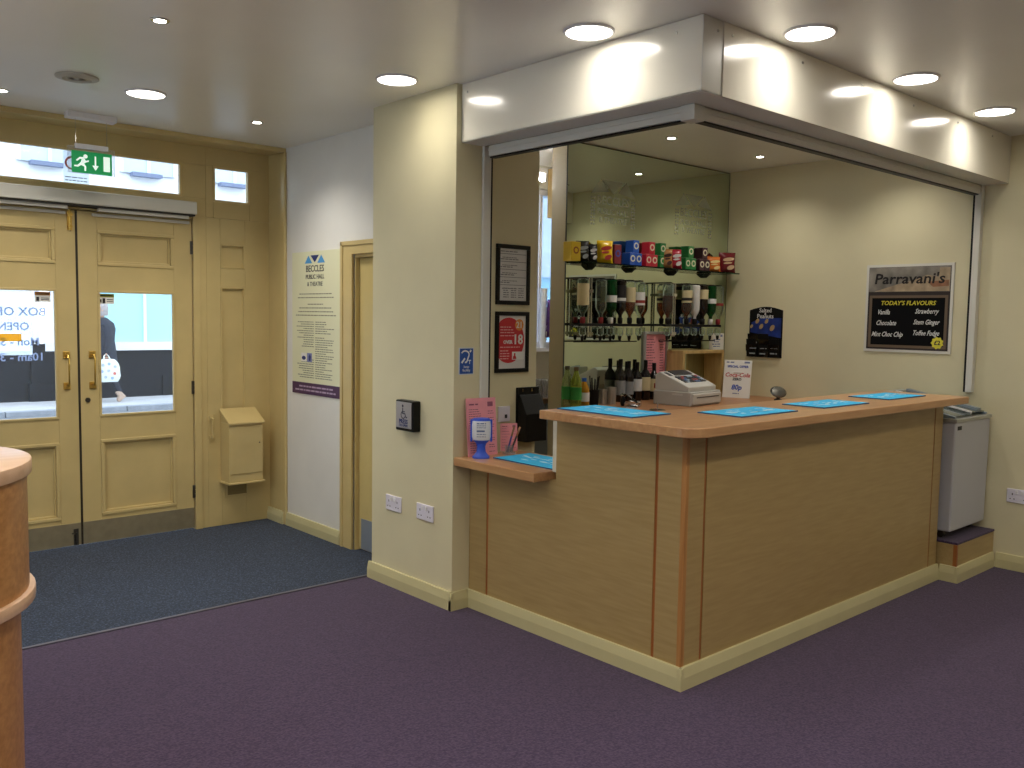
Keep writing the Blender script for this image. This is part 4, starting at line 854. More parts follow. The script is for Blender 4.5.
# ------------------------------------------------------------------ bar runners
def runner(x0, x1, y0, y1, z, label):
    r = thing('bar_runner', label, 'bar runner', ((x0 + x1) / 2, (y0 + y1) / 2, z), group='turquoise bar runners')
    ob('cloth', MB().box(x0, x1, y0, y1, z + .0003, z + .005), MATB, r, bevel=.002)
    ob('edging', MB().box(x0, x1, y0 - .001, y0 + .003, z + .0002, z + .0054).box(x0 - .001, x0 + .003, y0, y1, z + .0002, z + .0054), mat('dark_edging', '#1c4a78', .7), r)
    e = MB(); rnd = random.Random(int(x0 * 100))
    long_x = (x1 - x0) > (y1 - y0); L, W2 = (x1 - x0, y1 - y0) if long_x else (y1 - y0, x1 - x0)
    o = Vector((x0, y0, z + .0056)) if long_x else Vector((x0, y1, z + .0056)); uu, vv = (X, Y) if long_x else (-Y, X)
    for c in range(26):
        a, c2 = rnd.uniform(.12, .88) * L, (.3 + .45 * rnd.random()) * W2; r0 = rnd.uniform(.006, .016)
        e.poly3(o, uu, vv, [(a + r0 * 2.0 * math.cos(k * .785), c2 + r0 * .5 * math.sin(k * .785)) for k in range(8)], .0003)
    ob('white_print', e, mat('white_runner_print', '#bfe6f6', .8), r)
runner(-.02, .245, .275, .725, HT, 'turquoise bar runner at the left end of the bar top')
runner(.40, .86, .012, .245, HT, 'turquoise bar runner in front of the till, next to the rounded corner')
runner(1.10, 1.56, .01, .24, HT, 'turquoise bar runner in the middle of the long bar')
runner(1.86, 2.32, .045, .28, HT, 'turquoise bar runner nearest the freezer')
runner(.03, .285, .80, 1.23, LT, 'turquoise bar runner on the low ledge')

# ------------------------------------------------------------------ low ledge things
def leaning(name, label, pl, pr_, w_, h, lean, m_, rows, ink):
    u = Vector((pr_[0] - pl[0], pr_[1] - pl[1], 0)).normalized(); n = Vector((u.y, -u.x, 0)); n = n if n.dot(CAM - Vector((pl[0], pl[1], 0))) > 0 else -n
    v = (Z * math.cos(lean) - n * math.sin(lean)).normalized(); P0 = Vector((pl[0], pl[1], LT + .0006)); c = thing(name, label, 'menu', (P0 + u * w_ / 2)[:])
    t = .003 if u.cross(v).dot(n) > 0 else -.003
    ob('card', MB().slab(P0, u, v, 0, w_, 0, h, t), m_, c); o = P0 + n * (.0034 if t > 0 else .0004) + v * .0; e = MB()
    for i in range(rows): lines(e, o, u, v, w_ * .08, w_ * .62, h * .80 - i * h * .78 / rows, h * .011, 'L', random.uniform(.4, .95)); (lines(e, o, u, v, w_ * .72, w_ * .92, h * .80 - i * h * .78 / rows, h * .011) if i % 3 else None)
    lines(e, o, u, v, w_ * .1, w_ * .4, h * .88, h * .025); e.quad(o, u, v, w_ * .72, w_ * .9, h * .85, h * .93); ob('small_print', e, ink, c)
    return c
leaning('pink_menu', 'tall pink menu card leaning on the pillar side of the low ledge', (-.05, 1.335), (.13, 1.318), .185, .30, .10, PINK, 20, PINKINK)
leaning('pink_menu', 'small pink menu card standing against the bar wall behind the pens', (.215, 1.385), (.30, 1.345), .095, .15, .10, PINK, 8, PINKINK)
q = bp(481, 458, 'z', LT); hs = thing('hand_sanitiser', 'blue pedestal hand sanitiser bottle with white label on the low ledge', 'hand sanitiser', (q.x, q.y, LT), math.atan2(CAM.y - q.y, CAM.x - q.x) + math.pi / 2)
HB_ = mat('cobalt_plastic', '#2b52c8', .35)
def oval(mb, prof, ky=.62): 
    n0 = len(mb.v); mb.lathe(prof, (0, 0, 0), 24); mb.v[n0:] = [(x, y * ky, z) for x, y, z in mb.v[n0:]]; return mb
ob('foot', oval(MB(), [(.044, 0), (.045, .008), (.036, .018), (.024, .032), (.021, .06), (.026, .075)], .75), HB_, hs, local=True, smooth=True)
ob('bottle', oval(MB(), [(.026, .075), (.044, .092), (.05, .11), (.051, .17), (.047, .195), (.042, .205), (.02, .208)]), HB_, hs, local=True, smooth=True)
ob('label', oval(MB(), [(.0448, .094), (.0512, .11), (.0522, .17), (.0482, .192)], .635), mat('label_white', '#dcdee2', .5), hs, local=True, smooth=True)
for s_ in (-1, 1): ob('side_strap', MB().box(s_ * .045, s_ * .056, -.012, .012, .085, .2), HB_, hs, local=True, bevel=.004)
e = MB()
for i, (z, h_) in enumerate(((.178, .005), (.168, .003), (.158, .003), (.138, .008), (.124, .003), (.112, .003))): lines(e, (0, -.0345, z), X, Z, -.026, .026, 0, h_, 'C', .9)
ob('label_print', e, mat('label_ink', '#5b6d94', .7), hs, local=True)
q = bp(509, 454, 'z', LT); ph_ = thing('pen_holder', 'clear pen holder in front of the small pink menu', 'pen holder', (q.x, q.y, LT))
ob('base', MB().box(-.03, .03, -.02, .02, .0005, .010), CLEARP, ph_, local=True, bevel=.002); ob('sleeve', MB().lathe([(.011, .01), (.013, .045), (.011, .045), (.009, .012)], (-.012, 0, 0), 10).lathe([(.011, .01), (.013, .045), (.011, .045), (.009, .012)], (.014, 0, 0), 10), CLEARP, ph_, local=True)
for dx, c, lb_, tp in ((-.012, mat('pen_purple', '#4a3f86', .3), 'purple and copper pen leaning in the clear holder', .035), (.014, mat('pen_black', '#1c1a20', .3), 'black and gold pen leaning in the clear holder', .052)):
    pe = thing('pen', lb_, 'pen', (q.x + dx, q.y, LT + .012)); dv = Vector((tp, -.01, .125)).normalized()
    P = lambda t: Vector((q.x + dx, q.y, LT + .013)) + dv * t
    ob('barrel', MB().tube([P(0), P(.085)], .005, 8), c, pe, smooth=True); ob('cap', MB().tube([P(.085), P(.138)], .0052, 8), mat('pen_copper', '#c99a78', .25, metal=.7), pe, smooth=True); ob('clip', MB().tube([P(.10) - Y * .007, P(.136) - Y * .007], .0015, 6), CHROME, pe)

# leaflet rack, small socket and frames on the bar wall (y = 1.48)
YP = 1.48
lr = thing('leaflet_rack', 'black wedge-shaped plastic leaflet rack on the bar wall', 'leaflet rack', (.5, YP, .83))
ob('back', MB().box(.405, .575, YP - .012, YP - .0006, .83, 1.13), BLACK, lr, bevel=.003)
ob('pocket', MB().prism([(YP - .012, .83), (YP - .085, .83), (YP - .085, .985), (YP - .03, 1.09), (YP - .012, 1.09)], 'x', .41, .57), BLACK, lr, bevel=.004)
ob('hook', MB().box(.44, .45, YP - .016, YP - .012, 1.105, 1.122).box(.51, .52, YP - .016, YP - .012, 1.105, 1.122), CHROME, lr)
so = thing('switched_spur', 'small white switched outlet on the bar wall beside the pink menu', 'socket', (.315, YP, .945)); ob('plate', MB().box(.272, .358, YP - .009, YP - .0006, .945, 1.031), SOCK, so, bevel=.003); ob('switch', MB().box(.318, .334, YP - .013, YP - .009, .965, .985), INKD, so, bevel=.001)
p, o, pw, ph = framed('picture_frame', 'black frame holding a printed licence, upper of two on the bar wall', 'picture frame', .243, .487, 1.588, 1.914, YP, BLACKM, mat('licence_paper', '#d6d4d4', .3), .022)
e = MB()
for i in range(5): e.quad(o, X, Z, .004, pw - .004, ph - .03 - i * .042, ph - .027 - i * .042); lines(e, o, X, Z, .008, pw - .02, ph - .018 - i * .042, .005, 'L', random.uniform(.4, .9)); lines(e, o, X, Z, .02, pw - .02, ph - .05 - i * .042, .004, 'L', .7)
for i in range(5):
    for k in range(3): lines(e, o, X, Z, .03 + k * .055, .07 + k * .055, .065 - i * .012, .005)
ob('small_print', e, mat('licence_ink', '#77777c', .8), p)
p, o, pw, ph = framed('picture_frame', 'black frame with a red age-check poster, lower of two on the bar wall', 'picture frame', .243, .487, 1.216, 1.55, YP, BLACKM, mat('age_poster_white', '#dcd8d4', .3), .022)
disc = [(.075 + .115 * math.cos(k * .1963), .155 + .125 * math.sin(k * .1963)) for k in range(32)]; disc = [(max(.001, min(pw - .001, a)), max(.02, c)) for a, c in disc]
ob('red_disc', MB().poly3(o, X, Z, disc), RED, p); ob('orange_disc', MB().poly3(o - Y * .0006, X, Z, [(.152 + .032 * math.cos(k * .39), .24 + .032 * math.sin(k * .39)) for k in range(16)]), mat('orange_print2', '#dc8c3c', .6), p)
text('lettering', '21', .048, CHALK, p, o + X * .152 + Z * .224 - Y * .0014, X, Z, bold=.001); text('lettering', '18', .075, CHALK, p, o + X * .142 + Z * .135 - Y * .0014, X, Z, bold=.002); text('lettering', 'OVER', .026, CHALK, p, o + X * .068 + Z * .137 - Y * .0014, X, Z, bold=.001)
e = MB()
for z, f_ in ((.225, .5), (.21, .55), (.195, .6), (.178, .7), (.115, .85), (.095, .4), (.08, .4), (.066, .4), (.052, .4)): lines(e, o - Y * .0012, X, Z, .012, .012 + (pw - .03) * f_, z, .005)
ob('small_print', e, mat('pale_red_ink', '#e8b4b0', .7), p)
ob('card_picture', MB().slab(o - Y * .0012, X, Z, .1, .19, .048, .092, .0004), PAPER, p); ob('card_portrait', MB().poly3(o - Y * .002, X, Z, [(.106, .052), (.132, .052), (.128, .066), (.124, .07), (.125, .084), (.113, .084), (.114, .07), (.108, .066)]), RED, p)

# ------------------------------------------------------------------ ice cream freezer
fz = thing('chest_freezer', 'pale grey ice cream chest freezer with glass lids on the carpeted step', 'freezer', (2.76, .35, .236))
FG = mat('freezer_grey', '#b9bac0', .4); fx0, fx1, fy0, fy1 = 2.50, 3.03, -.062, .50
ob('body', MB().add([(fx0 + .012, fy0 + .006, .285), (fx1, fy0 + .006, .285), (fx1, fy1, .285), (fx0 + .012, fy1, .285), (fx0, fy0, .94), (fx1, fy0, .94), (fx1, fy1, .94), (fx0, fy1, .94)], [(0, 3, 2, 1), (4, 5, 6, 7), (0, 1, 5, 4), (1, 2, 6, 5), (2, 3, 7, 6), (3, 0, 4, 7)]), FG, fz, bevel=.01)
FR = mat('freezer_rim', '#a9aaa6', .3, metal=.4); lx0 = 2.535
ob('rim', MB().box(fx0 - .006, fx1 + .004, fy0 - .006, fy1, .94, .962), FR, fz, bevel=.003)
sl = lambda y: .962 + (y - fy0) * .205
for xa_, xb2 in ((lx0, lx0 + .03), (fx1 - .035, fx1 - .002)): ob('lid_side', MB().prism([(fy0 + .02, .962), (.45, .962), (.45, sl(.45) + .008), (fy0 + .02, sl(fy0 + .02) + .006)], 'x', xa_, xb2), mat('lid_frame_blue_grey', '#7f8c98', .35), fz, bevel=.003)
ob('lid_back', MB().box(lx0, fx1 - .002, .45, fy1, .962, 1.082), FR, fz, bevel=.004)
LGL = glass('lid_glass', '#c8d0cc', .55, edge='#70797a'); sd = Vector((0, 1, .205)).normalized()
ob('lid', MB().slab((lx0 + .03, fy0 + .03, sl(fy0 + .03)), X, sd, 0, .235, 0, .48, .005), LGL, fz); ob('lid', MB().slab((lx0 + .235, fy0 + .03, sl(fy0 + .03) + .010), X, sd, 0, .225, 0, .48, .005), LGL, fz)
ob('lid_rail', MB().slab((lx0 + .25, fy0 + .03, sl(fy0 + .03) + .003), X, sd, 0, .016, 0, .48, .02), WHITEP, fz); ob('lid_rail', MB().slab((fx1 - .085, fy0 + .05, sl(fy0 + .05) + .014), X, sd, 0, .05, 0, .46, .012), mat('lid_frame_blue_grey', '#7f8c98', .35), fz)
ob('badge', MB().box(fx0 + .03, fx0 + .085, fy0 - .002, fy0 + .004, .895, .918), BLACK, fz); ob('lock', MB().cyl((fx1 - .085, fy0 + .012, .50), .01, .012, 12, 'y'), CHROME, fz)
ob('base', MB().box(fx0 + .06, fx1 - .02, fy0 + .10, fy1 - .02, .25, .286), BLACK, fz)
for x in (fx0 + .07, fx1 - .05):
    for y in (fy0 + .08, fy1 - .06): ob('castor', MB().cyl((x - .012, y, .257), .0205, .024, 12, 'x'), DSTEEL, fz)

# ------------------------------------------------------------------ ceiling lights
def lamp(name, l, watts, size, rad, col):
    d = bpy.data.lights.new(name, 'SPOT'); d.energy = watts; d.spot_size = math.radians(size); d.spot_blend = 1; d.shadow_soft_size = rad; d.color = col
    o = bpy.data.objects.new(name, d); COL.objects.link(o); o.parent = l; o.location = (0, 0, -.012)
def downlight(x, y, label, watts):
    l = thing('ceiling_downlight', label, 'ceiling light', (x, y, H), group='round white ceiling downlights')
    ob('trim_ring', MB().lathe([(.092, 0), (.104, 0), (.105, -.004), (.101, -.009), (.094, -.010), (.092, -.006), (.092, 0)], (0, 0, 0), 36, cap=False), WHITEP, l, local=True, smooth=True)
    ob('lens', MB().lathe([(.0915, -.0005), (.0915, -.003)], (0, 0, 0), 36), LENS, l, local=True)
    lamp('downlight_lamp', l, watts, 150, .085, LAMPC)
    return l
for (x, y), lb_ in (((-.367, 1.532), 'round downlight in front of the pillar'), ((-1.152, 2.72), 'round downlight nearest the exit sign'), ((-.234, .371), 'round downlight left of the fascia corner'), ((.40, -.241), 'round downlight just right of the fascia corner'), ((1.359, -.242), 'round downlight in the middle of the long fascia'), ((2.303, -.254), 'round downlight nearest the right wall')): downlight(x, y, lb_, LAMP_W * .8 if y > 2 else BAR_W)
for x, y in ((-.6, -1.5), (.5, -1.6), (1.5, -1.6), (2.4, -1.7), (-1.6, -.6), (-2.2, .6), (-3.2, 1.9), (-3.6, .2), (-2.6, -1.6), (-.7, -3.0), (1.2, -3.0), (-3.8, -1.6), (2.4, -3.2), (-2.3, -3.2)): downlight(x, y, 'round downlight added to the foyer ceiling outside the picture for brightness', LAMP_W if y > -1.55 or x < 0 else LAMP_W * .4)  # unseen lamps added to brighten the foyer; near row read from counter shadows
def spot(x, y, label, strong=1):
    l = thing('ceiling_spotlight', label, 'ceiling light', (x, y, H), group='small ceiling spotlights')
    ob('bezel', MB().lathe([(.024, 0), (.038, 0), (.038, -.003), (.03, -.006), (.024, -.005), (.024, 0)], (0, 0, 0), 24, cap=False), CHROME, l, local=True, smooth=True)
    ob('lens', MB().lathe([(.0235, -.0005), (.0235, -.002)], (0, 0, 0), 24), LENS2, l, local=True)
    lamp('spotlight_lamp', l, SPOT_W * (2 if y > 2.5 else 1), 130, .022, (1, .95, .86))
for (x, y), lb_ in (((-1.539, 1.476), 'small ceiling spotlight between the vent and the pillar'), ((-.408, 2.955), 'small ceiling spotlight above the entrance corner'), ((-1.723, 3.214), 'small ceiling spotlight at the left above the doors'), ((1.676, 1.444), 'small spotlight in the bar ceiling near the shutter corner'), ((2.614, 1.397), 'small spotlight in the bar ceiling near the right wall'), ((2.65, .54), 'small bar spotlight behind the long fascia by the right wall'), ((1.68, .54), 'small bar spotlight behind the middle of the long fascia'), ((1.30, 2.42), 'small hidden spotlight added to light the passage behind the mirror wall'), ((2.1, 2.35), 'small hidden spotlight added to light the kitchen beyond the mirror wall')): spot(x, y, lb_)  # last two are hidden spots added to brighten the strip behind the bar
cv = thing('ceiling_vent', 'round grey ceiling vent above the entrance', 'vent', (-1.515, 2.642, H))
VG = mat('vent_grey', '#b4b1a8', .4)
for a, c in ((.06, .10), (.035, .055), (.0, .03)): ob('ring', MB().lathe([(max(a, .001), 0), (c, 0), (c, -.006), (max(a, .001) + .008, -.014), (max(a, .001), -.010)], (0, 0, 0), 28), VG, cv, local=True, smooth=True)

# ------------------------------------------------------------------ reception desk at the left
dk = thing('reception_desk', 'curved oak reception desk end with pale top and projecting ledge', 'desk', (-2.9, .70, 0))
def stadium(cx, cy, r, xl, n=28): return [(xl, cy - r)] + [(cx + r * math.cos(a), cy + r * math.sin(a)) for a in [-math.pi / 2 + k * math.pi / n for k in range(n + 1)]] + [(xl, cy + r)]
DC = (-2.655, .72)
ob('lower_drum', MB().prism(stadium(*DC, .388, -4.2), 'z', 0, .70), DESKW, dk, smooth=True)
ob('ledge', MB().prism(stadium(*DC, .428, -4.2), 'z', .70, .735), DESKT, dk, bevel=.004, smooth=True)
ob('upper_drum', MB().prism(stadium(*DC, .412, -4.2), 'z', .735, 1.06), DESKW, dk, smooth=True)
ob('top', MB().prism(stadium(*DC, .425, -4.2), 'z', 1.06, 1.10), DESKT, dk, bevel=.004, smooth=True)

# ------------------------------------------------------------------ passage behind the bar
KY = 2.80
struct('wall_kitchen', MB().box(.25, 1.5, KY, KY + .1, 0, H).box(2.6, XR, KY, KY + .1, 0, H).box(1.5, 2.6, KY, KY + .1, 0, 1.29).box(1.5, 2.6, KY, KY + .1, 2.50, H), mat('kitchen_white_paint', '#d9d6c8', .6, var=.03), 'pale kitchen wall with a window behind the bar')
kw = thing('window_3', 'bright kitchen window glimpsed behind the bar', None, (2.05, KY + .05, 1.29), kind='structure')
ob('frame', MB().box(1.5, 2.6, KY + .03, KY + .07, 1.29, 1.33).box(1.5, 2.6, KY + .03, KY + .07, 2.46, 2.50).box(1.5, 1.54, KY + .03, KY + .07, 1.33, 2.46).box(2.56, 2.6, KY + .03, KY + .07, 1.33, 2.46), WHITEP, kw); ob('glazing_bar', MB().box(1.86, 1.885, KY + .035, KY + .065, 1.33, 2.46), WHITEP, kw)
ob('pane', MB().box(1.54, 2.56, KY + .048, KY + .052, 1.33, 2.46), glass('frosted_pane', '#dfeeff', .75, .4), kw)
struct('trim_6', MB().box(1.45, 2.65, KY - .06, KY - .0005, 1.262, 1.29), WHITEP, 'white sill under the kitchen window')
tag(ob('kitchen_worktop', MB().box(1.2, XR - .002, 2.42, KY - .001, .90, .935), wood('kitchen_top', '#6e5238', '#86664a', .5, 'x')), 'dark worktop under the kitchen window behind the bar', 'worktop')
kc = thing('kitchen_cupboard', 'blue-grey base cupboard in the passage behind the bar', 'cupboard', (2.1, 2.6, 0)); ob('carcass', MB().box(1.22, XR - .003, 2.47, KY - .002, 0, .899), mat('blue_grey_cupboard', '#98a0a8', .5), kc)
for k in range(3): ob('door', MB().box(1.24 + k * .6, 1.82 + k * .6, 2.452, 2.469, .1, .88), mat('blue_grey_cupboard', '#98a0a8', .5), kc, bevel=.003)
x_ = bp(543, 330, 'y', KY - .035).x
cs = thing('cup_stack', 'tall stack of white paper cups on the kitchen sill', 'cup stack', (x_, KY - .034, 1.29))
for k in range(9): ob('cup', MB().lathe([(.022, 0), (.031, .075), (.032, .078), (.029, .078)], (x_, KY - .034, 1.29 + k * .047), 14), mat('cup_white', '#e8ecf0', .5), cs, smooth=True)
for k in range(5):
    gx = bp(538 + k * 3.4, 392, 'y', 2.50 + .06 * (k % 2)).x; tag(ob('drinking_glass', MB().lathe([(.026, .001), (.034, .13), (.032, .13), (.024, .006)], (gx, 2.50 + .09 * (k % 2), .935), 14), CLEARP, smooth=True), 'clear drinking glass upright on the kitchen worktop behind the bar', 'glass', 'drinking glasses behind the bar')
hc = thing('hanging_cupboard', 'brown wall cupboard beside the kitchen window', 'cupboard', (2.25, 2.66, 2.36)); xx = bp(547.5, 200, 'y', KY).x
ob('case', MB().box(xx, xx + .8, 2.52, KY - .001, bp(549, 212, 'y', 2.5).z, H - .02), LWOOD, hc); ob('door', MB().box(xx + .005, xx + .4, 2.50, 2.519, bp(549, 212, 'y', 2.5).z + .004, H - .025), wood('brown_door', '#8a6a42', '#a08050', .5, 'z'), hc)
tu = thing('tube_light', 'bright fluorescent tube light hanging in front of the kitchen window', 'ceiling light', (1.4, 2.4, 2.45)); q = bp(542, 178, 'y', 2.40)
ob('batten', MB().box(q.x - .5, q.x + .03, 2.375, 2.425, q.z + .03, q.z + .065), WHITEP, tu); ob('hanger', MB().cyl((q.x - .4, 2.40, q.z + .065), .006, H - q.z - .065, 8).cyl((q.x - .05, 2.40, q.z + .065), .006, H - q.z - .065, 8), WHITEP, tu)
ob('tube', MB().tube([(q.x - .48, 2.40, q.z), (q.x + .015, 2.40, q.z)], .02, 10), mat('tube_glow', '#ffffff', .5, emis=(.95, .95, 1.0), estr=25), tu); ob('holder', MB().box(q.x + .012, q.x + .027, 2.38, 2.42, q.z - .025, q.z + .03).box(q.x - .495, q.x - .48, 2.38, 2.42, q.z - .025, q.z + .03), WHITEP, tu)
ap = thing('purple_apron', 'purple cloth hanging by the kitchen window', 'cloth', (1.93, KY - .03, 1.4)); q = bp(550.5, 318, 'y', KY - .08)
v = []; f = []
for i in range(9):
    for j in range(6): v.append((q.x - .04 + i * .022, KY - .085 + .018 * math.sin(i * 1.6) + .004 * j, q.z + .14 - j * .058))
for i in range(8):
    for j in range(5): a = i * 6 + j; f.append((a, a + 1, a + 7, a + 6))
cl = ob('fabric', MB().add(v, f), mat('purple_cloth', '#54307a', .8, var=.3, scale=20), ap, smooth=True); cl.modifiers.new('thick', 'SOLIDIFY').thickness = .004
ob('hook', MB().tube([(q.x + .05, KY - .001, q.z + .14), (q.x + .05, KY - .085, q.z + .14), (q.x + .05, KY - .095, q.z + .16)], .005, 6), CHROME, ap)

# ------------------------------------------------------------------ street outside
struct('ground_pavement', MB().box(-14, 22, YD + .062, 6.4, -.25, -.07), mat('paving_grey', '#9a9a9c', .85, var=.12, scale=3, bump=.2, bscale=40), 'grey pavement outside the entrance')
struct('ground_road', MB().box(-14, 22, 6.4, 13.35, -.3, -.17), mat('tarmac', '#6c7076', .85, var=.1, scale=30, bump=.3, bscale=60), 'tarmac road outside')
kb = thing('ground_kerb', 'pale kerb stones along the far pavement', None, (4, 13.45, -.25), kind='structure')
for k in range(18): ob('kerb_stone', MB().box(-6 + k * .92, -6 + k * .92 + .905, 13.35, 13.49, -.25, -.085), mat('kerb_stone_grey', '#8c9098', .8, var=.15, scale=8), kb, bevel=.012)
struct('ground_far_pavement', MB().box(-14, 22, 13.49, 15.1, -.25, -.095), mat('paving_pale', '#b4b2b4', .85, var=.1, scale=3), 'pale pavement across the street')
fb = thing('shop_building', 'white shop building with black base and blue-lit windows across the street', 'building', (4, 15.4, -.1)); FY = 15.1
FW_ = mat('white_render', '#e2e4e8', .7, var=.03, scale=2); FK = mat('black_stallriser', '#15161d', .7, spec=.2, var=.15, scale=4); PANE = mat('shop_window_glass', '#a4dbe6', .15)
def part(name, m_, *b): 
    e = MB()
    for q in b: e.box(*q)
    return ob(name, e, m_, fb)
part('wall', FW_, (-10, 22, FY + .2, FY + .5, 2.6, 9), (-10, 1.40, FY + .05, FY + .4, .86, 2.6))
part('stall_riser', FK, (-10, 22, FY, FY + .3, -.1, .79)); part('pilaster', FK, (1.22, 1.62, FY - .06, FY, -.1, .92)); part('pilaster_block', FK, (1.18, 1.70, FY - .1, FY, -.1, .22)); part('pilaster', FK, (3.52, 3.60, FY - .04, FY, -.1, .30))
part('sill', FW_, (1.45, 22, FY - .07, FY + .1, .79, .94))
for k in range(9):
    x0 = 1.62 + k * 1.62
    w_ = part('window', FW_, (x0 - .05, x0, FY, FY + .1, .94, 2.6)); ob('pane', MB().box(x0, x0 + 1.57, FY + .04, FY + .06, .94, 2.6), PANE, w_)
part('fascia_board', FW_, (-10, 22, FY - .1, FY + .3, 2.6, 3.25))
for k in range(8):
    x0 = -.6 + k * 1.72
    w_ = part('window', FW_, (x0, x0 + .06, FY + .12, FY + .2, 4.12, 5.9), (x0 + 1.0, x0 + 1.06, FY + .12, FY + .2, 4.12, 5.9), (x0 + .5, x0 + .56, FY + .12, FY + .2, 4.12, 5.9)); ob('pane', MB().box(x0 + .06, x0 + 1.0, FY + .15, FY + .17, 4.12, 5.9), mat('upper_window_glass', '#c4d2e2', .15), w_)
    part('window_sill', mat('blue_grey_sill', '#6f7a96', .6), (x0 + .2, x0 + .75, FY + .02, FY + .2, 4.06, 4.13))

# ------------------------------------------------------------------ passer-by
def skinned(name, verts, edges, radii, m_, parent, sub=2):
    me = bpy.data.meshes.new(name); me.from_pydata(verts, edges, []); o = bpy.data.objects.new(name, me); COL.objects.link(o); o.parent = parent
    sk = o.modifiers.new('skin', 'SKIN'); sk.use_smooth_shade = True
    for i, r in enumerate(radii): d = me.skin_vertices[0].data[i]; d.radius = r if isinstance(r, tuple) else (r, r); d.use_root = (i == 0)
    o.modifiers.new('sub', 'SUBSURF').levels = sub; o.modifiers['sub'].render_levels = sub; me.materials.append(m_); return o
PXx, PYy = 2.20, 14.35
pe = thing('person', 'person in a dark coat walking past outside with a white spotted bag', 'person', (PXx, PYy, -.095))
COAT = mat('dark_navy_coat', '#1b2030', .8, var=.15, scale=20); TROU = mat('dark_trousers', '#1c2130', .85)
# pelvis root; walking towards -X: left (far) leg forward, right (near) leg pushing off behind
V = [(0, 0, .92), (0, 0, 1.12), (.0, 0, 1.30), (.0, 0, 1.42), (0, 0, 1.50),             # 0-4 spine
     (0, -.085, .90), (.10, -.09, .50), (.27, -.09, .15),                                  # 5-7 near leg
     (0, .085, .90), (-.16, .09, .50), (-.26, .09, .11),                                   # 8-10 far leg
     (.01, -.19, 1.38), (.05, -.23, 1.12), (-.02, -.25, .90),                              # 11-13 near arm
     (.01, .19, 1.38), (.02, .23, 1.12), (-.10, .23, .92)]                                 # 14-16 far arm
E_ = [(0, 1), (1, 2), (2, 3), (3, 4), (0, 5), (5, 6), (6, 7), (0, 8), (8, 9), (9, 10), (3, 11), (11, 12), (12, 13), (3, 14), (14, 15), (15, 16)]
Rr = [(.13, .16), (.13, .15), (.13, .18), (.10, .15), .055, .095, .065, .045, .095, .065, .045, .07, .055, .042, .07, .055, .042]
skinned('body', V, E_, Rr, TROU, pe)
ob('coat', MB().lathe([(.22, .62), (.245, .70), (.22, .95), (.20, 1.1), (.22, 1.3), (.195, 1.40), (.11, 1.47), (.07, 1.5)], (0, 0, 0), 18), COAT, pe, local=True, smooth=True)
skinned('sleeve', [(.0, -.16, 1.40), (.055, -.225, 1.12), (-.01, -.25, .93)], [(0, 1), (1, 2)], [.085, .07, .06], COAT, pe); skinned('sleeve', [(.0, .16, 1.40), (.02, .225, 1.12), (-.09, .23, .95)], [(0, 1), (1, 2)], [.085, .07, .06], COAT, pe)
SKIN = mat('skin', '#c99a82', .6); hd = MB().lathe([(.03, 1.46), (.055, 1.50), (.075, 1.56), (.085, 1.63), (.082, 1.69), (.06, 1.735), (.01, 1.75)], (-.02, 0, 0), 16); ob('head', hd, SKIN, pe, local=True, smooth=True)
fa = MB().add([(-.105, 0, 1.63), (-.105, -.014, 1.60), (-.105, .014, 1.60), (-.125, 0, 1.60)], [(0, 1, 3), (0, 3, 2), (1, 2, 3), (0, 2, 1)]); ob('nose', fa, SKIN, pe, local=True)
for s_ in (-1, 1): ob('eye', MB().lathe([(.001, -.006), (.008, 0), (.001, .006)], (-.1, s_ * .03, 1.635), 8), INKD, pe, local=True); ob('ear', MB().lathe([(.001, -.022), (.014, -.008), (.014, .01), (.001, .022)], (-.015, s_ * .083, 1.62), 8), SKIN, pe, local=True)
ob('mouth', MB().box(-.1, -.088, -.02, .02, 1.565, 1.572), mat('lip', '#a05a52', .6), pe, local=True)
ob('hair', MB().lathe([(.085, 1.53), (.096, 1.58), (.098, 1.66), (.088, 1.73), (.05, 1.77), (.005, 1.778)], (.012, 0, 0), 16), mat('grey_hair', '#a39a98', .8, var=.2, scale=30), pe, local=True, smooth=True)
BOOT = mat('beige_boot', '#b59b88', .7)
bt = MB().prism([(-.10, -.04), (.06, -.04), (.05, .05), (.045, .13), (-.04, .13), (-.04, .05), (-.10, .02)], 'y', -.04, .04); 
def boot(dx, dy, dz, rot):
    e = MB(); e.f = bt.f; R_ = Matrix.Translation((dx, dy, dz)) @ Matrix.Rotation(rot, 4, 'Y'); e.v = [tuple(R_ @ Vector(p_)) for p_ in bt.v]; b = ob('boot', e, BOOT, pe, local=True, bevel=.015, smooth=True); return b
boot(.285, -.09, .088, -.65); boot(-.27, .09, .042, .0)
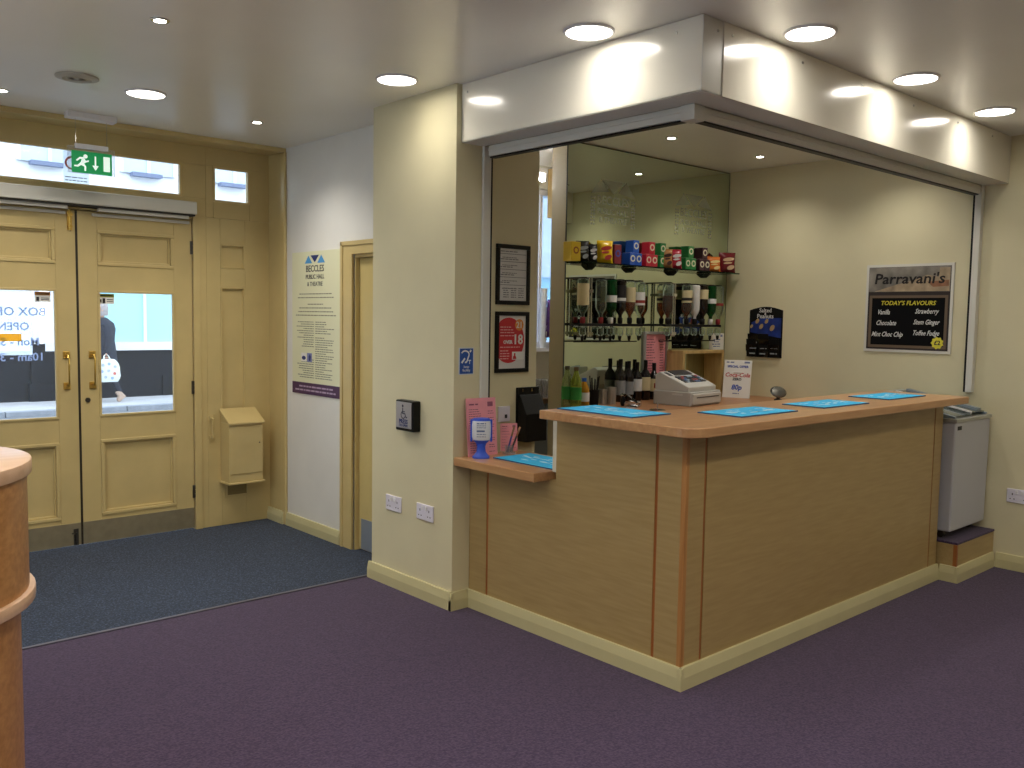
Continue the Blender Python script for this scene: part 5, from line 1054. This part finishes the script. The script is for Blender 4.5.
for (hx, hy, hz) in ((-.02, -.255, .88), (-.115, .235, .90)):
    skinned('hand', [(hx, hy, hz), (hx, hy, hz - .05)], [(0, 1)], [(.02, .035), (.018, .032)], SKIN, pe, 1)
    for k in range(4): skinned('finger', [(hx - .027 + k * .018, hy, hz - .06), (hx - .027 + k * .018, hy - .004, hz - .085 + abs(k - 1.5) * .004), (hx - .024 + k * .017, hy + .018, hz - .10 + abs(k - 1.5) * .004)], [(0, 1), (1, 2)], [.009, .0085, .007], SKIN, pe, 1)
    skinned('thumb', [(hx - .03, hy, hz - .03), (hx - .045, hy + .01, hz - .06)], [(0, 1)], [.01, .008], SKIN, pe, 1)
cb = thing('carrier_bag', 'white spotted carrier bag carried by the passer-by', 'bag', (PXx - .02, PYy - .27, .25))
bz = .78 - .095
bagv = MB().prism([(-.13, .30), (.15, .30), (.20, .40), (.17, .62), (.10, .70), (-.10, .70), (-.16, .60), (-.18, .42)], 'y', -.34, -.21); bagv.v = [(a + PXx, c + PYy, z - .02) for a, c, z in bagv.v]
ob('bag_body', bagv, mat('white_bag_plastic', '#dfe6e0', .5), cb, bevel=.02, smooth=True)
ob('side_gusset', MB().box(PXx + .165, PXx + .185, PYy - .33, PYy - .22, .33, .56), mat('cream_bag', '#d6d0a8', .6), cb, bevel=.004)
for s_ in (-.31, -.24): ob('strap', MB().tube([(PXx - .07, PYy + s_, .66), (PXx - .06, PYy - .262, .73), (PXx - .02, PYy - .258, .775), (PXx + .02, PYy - .262, .73), (PXx + .04, PYy + s_, .66)], .008, 6), mat('white_bag_plastic', '#dfe6e0', .5), cb)
SPC = [mat('spot_grey', '#aab6c0', .6), mat('spot_red', '#d2685c', .6), mat('spot_blue', '#8fa8d0', .6)]
for k, (a, z) in enumerate(((-.1, .58), (.0, .60), (.1, .55), (-.12, .47), (-.01, .48), (.09, .43), (-.06, .37), (.05, .35))): ob('spot', MB().poly3((PXx + a, PYy - .3405, z), X, Z, [(.028 * math.cos(q * .785), .028 * math.sin(q * .785)) for q in range(8)], .001), SPC[1 if k == 5 else (k % 2) * 2], cb)
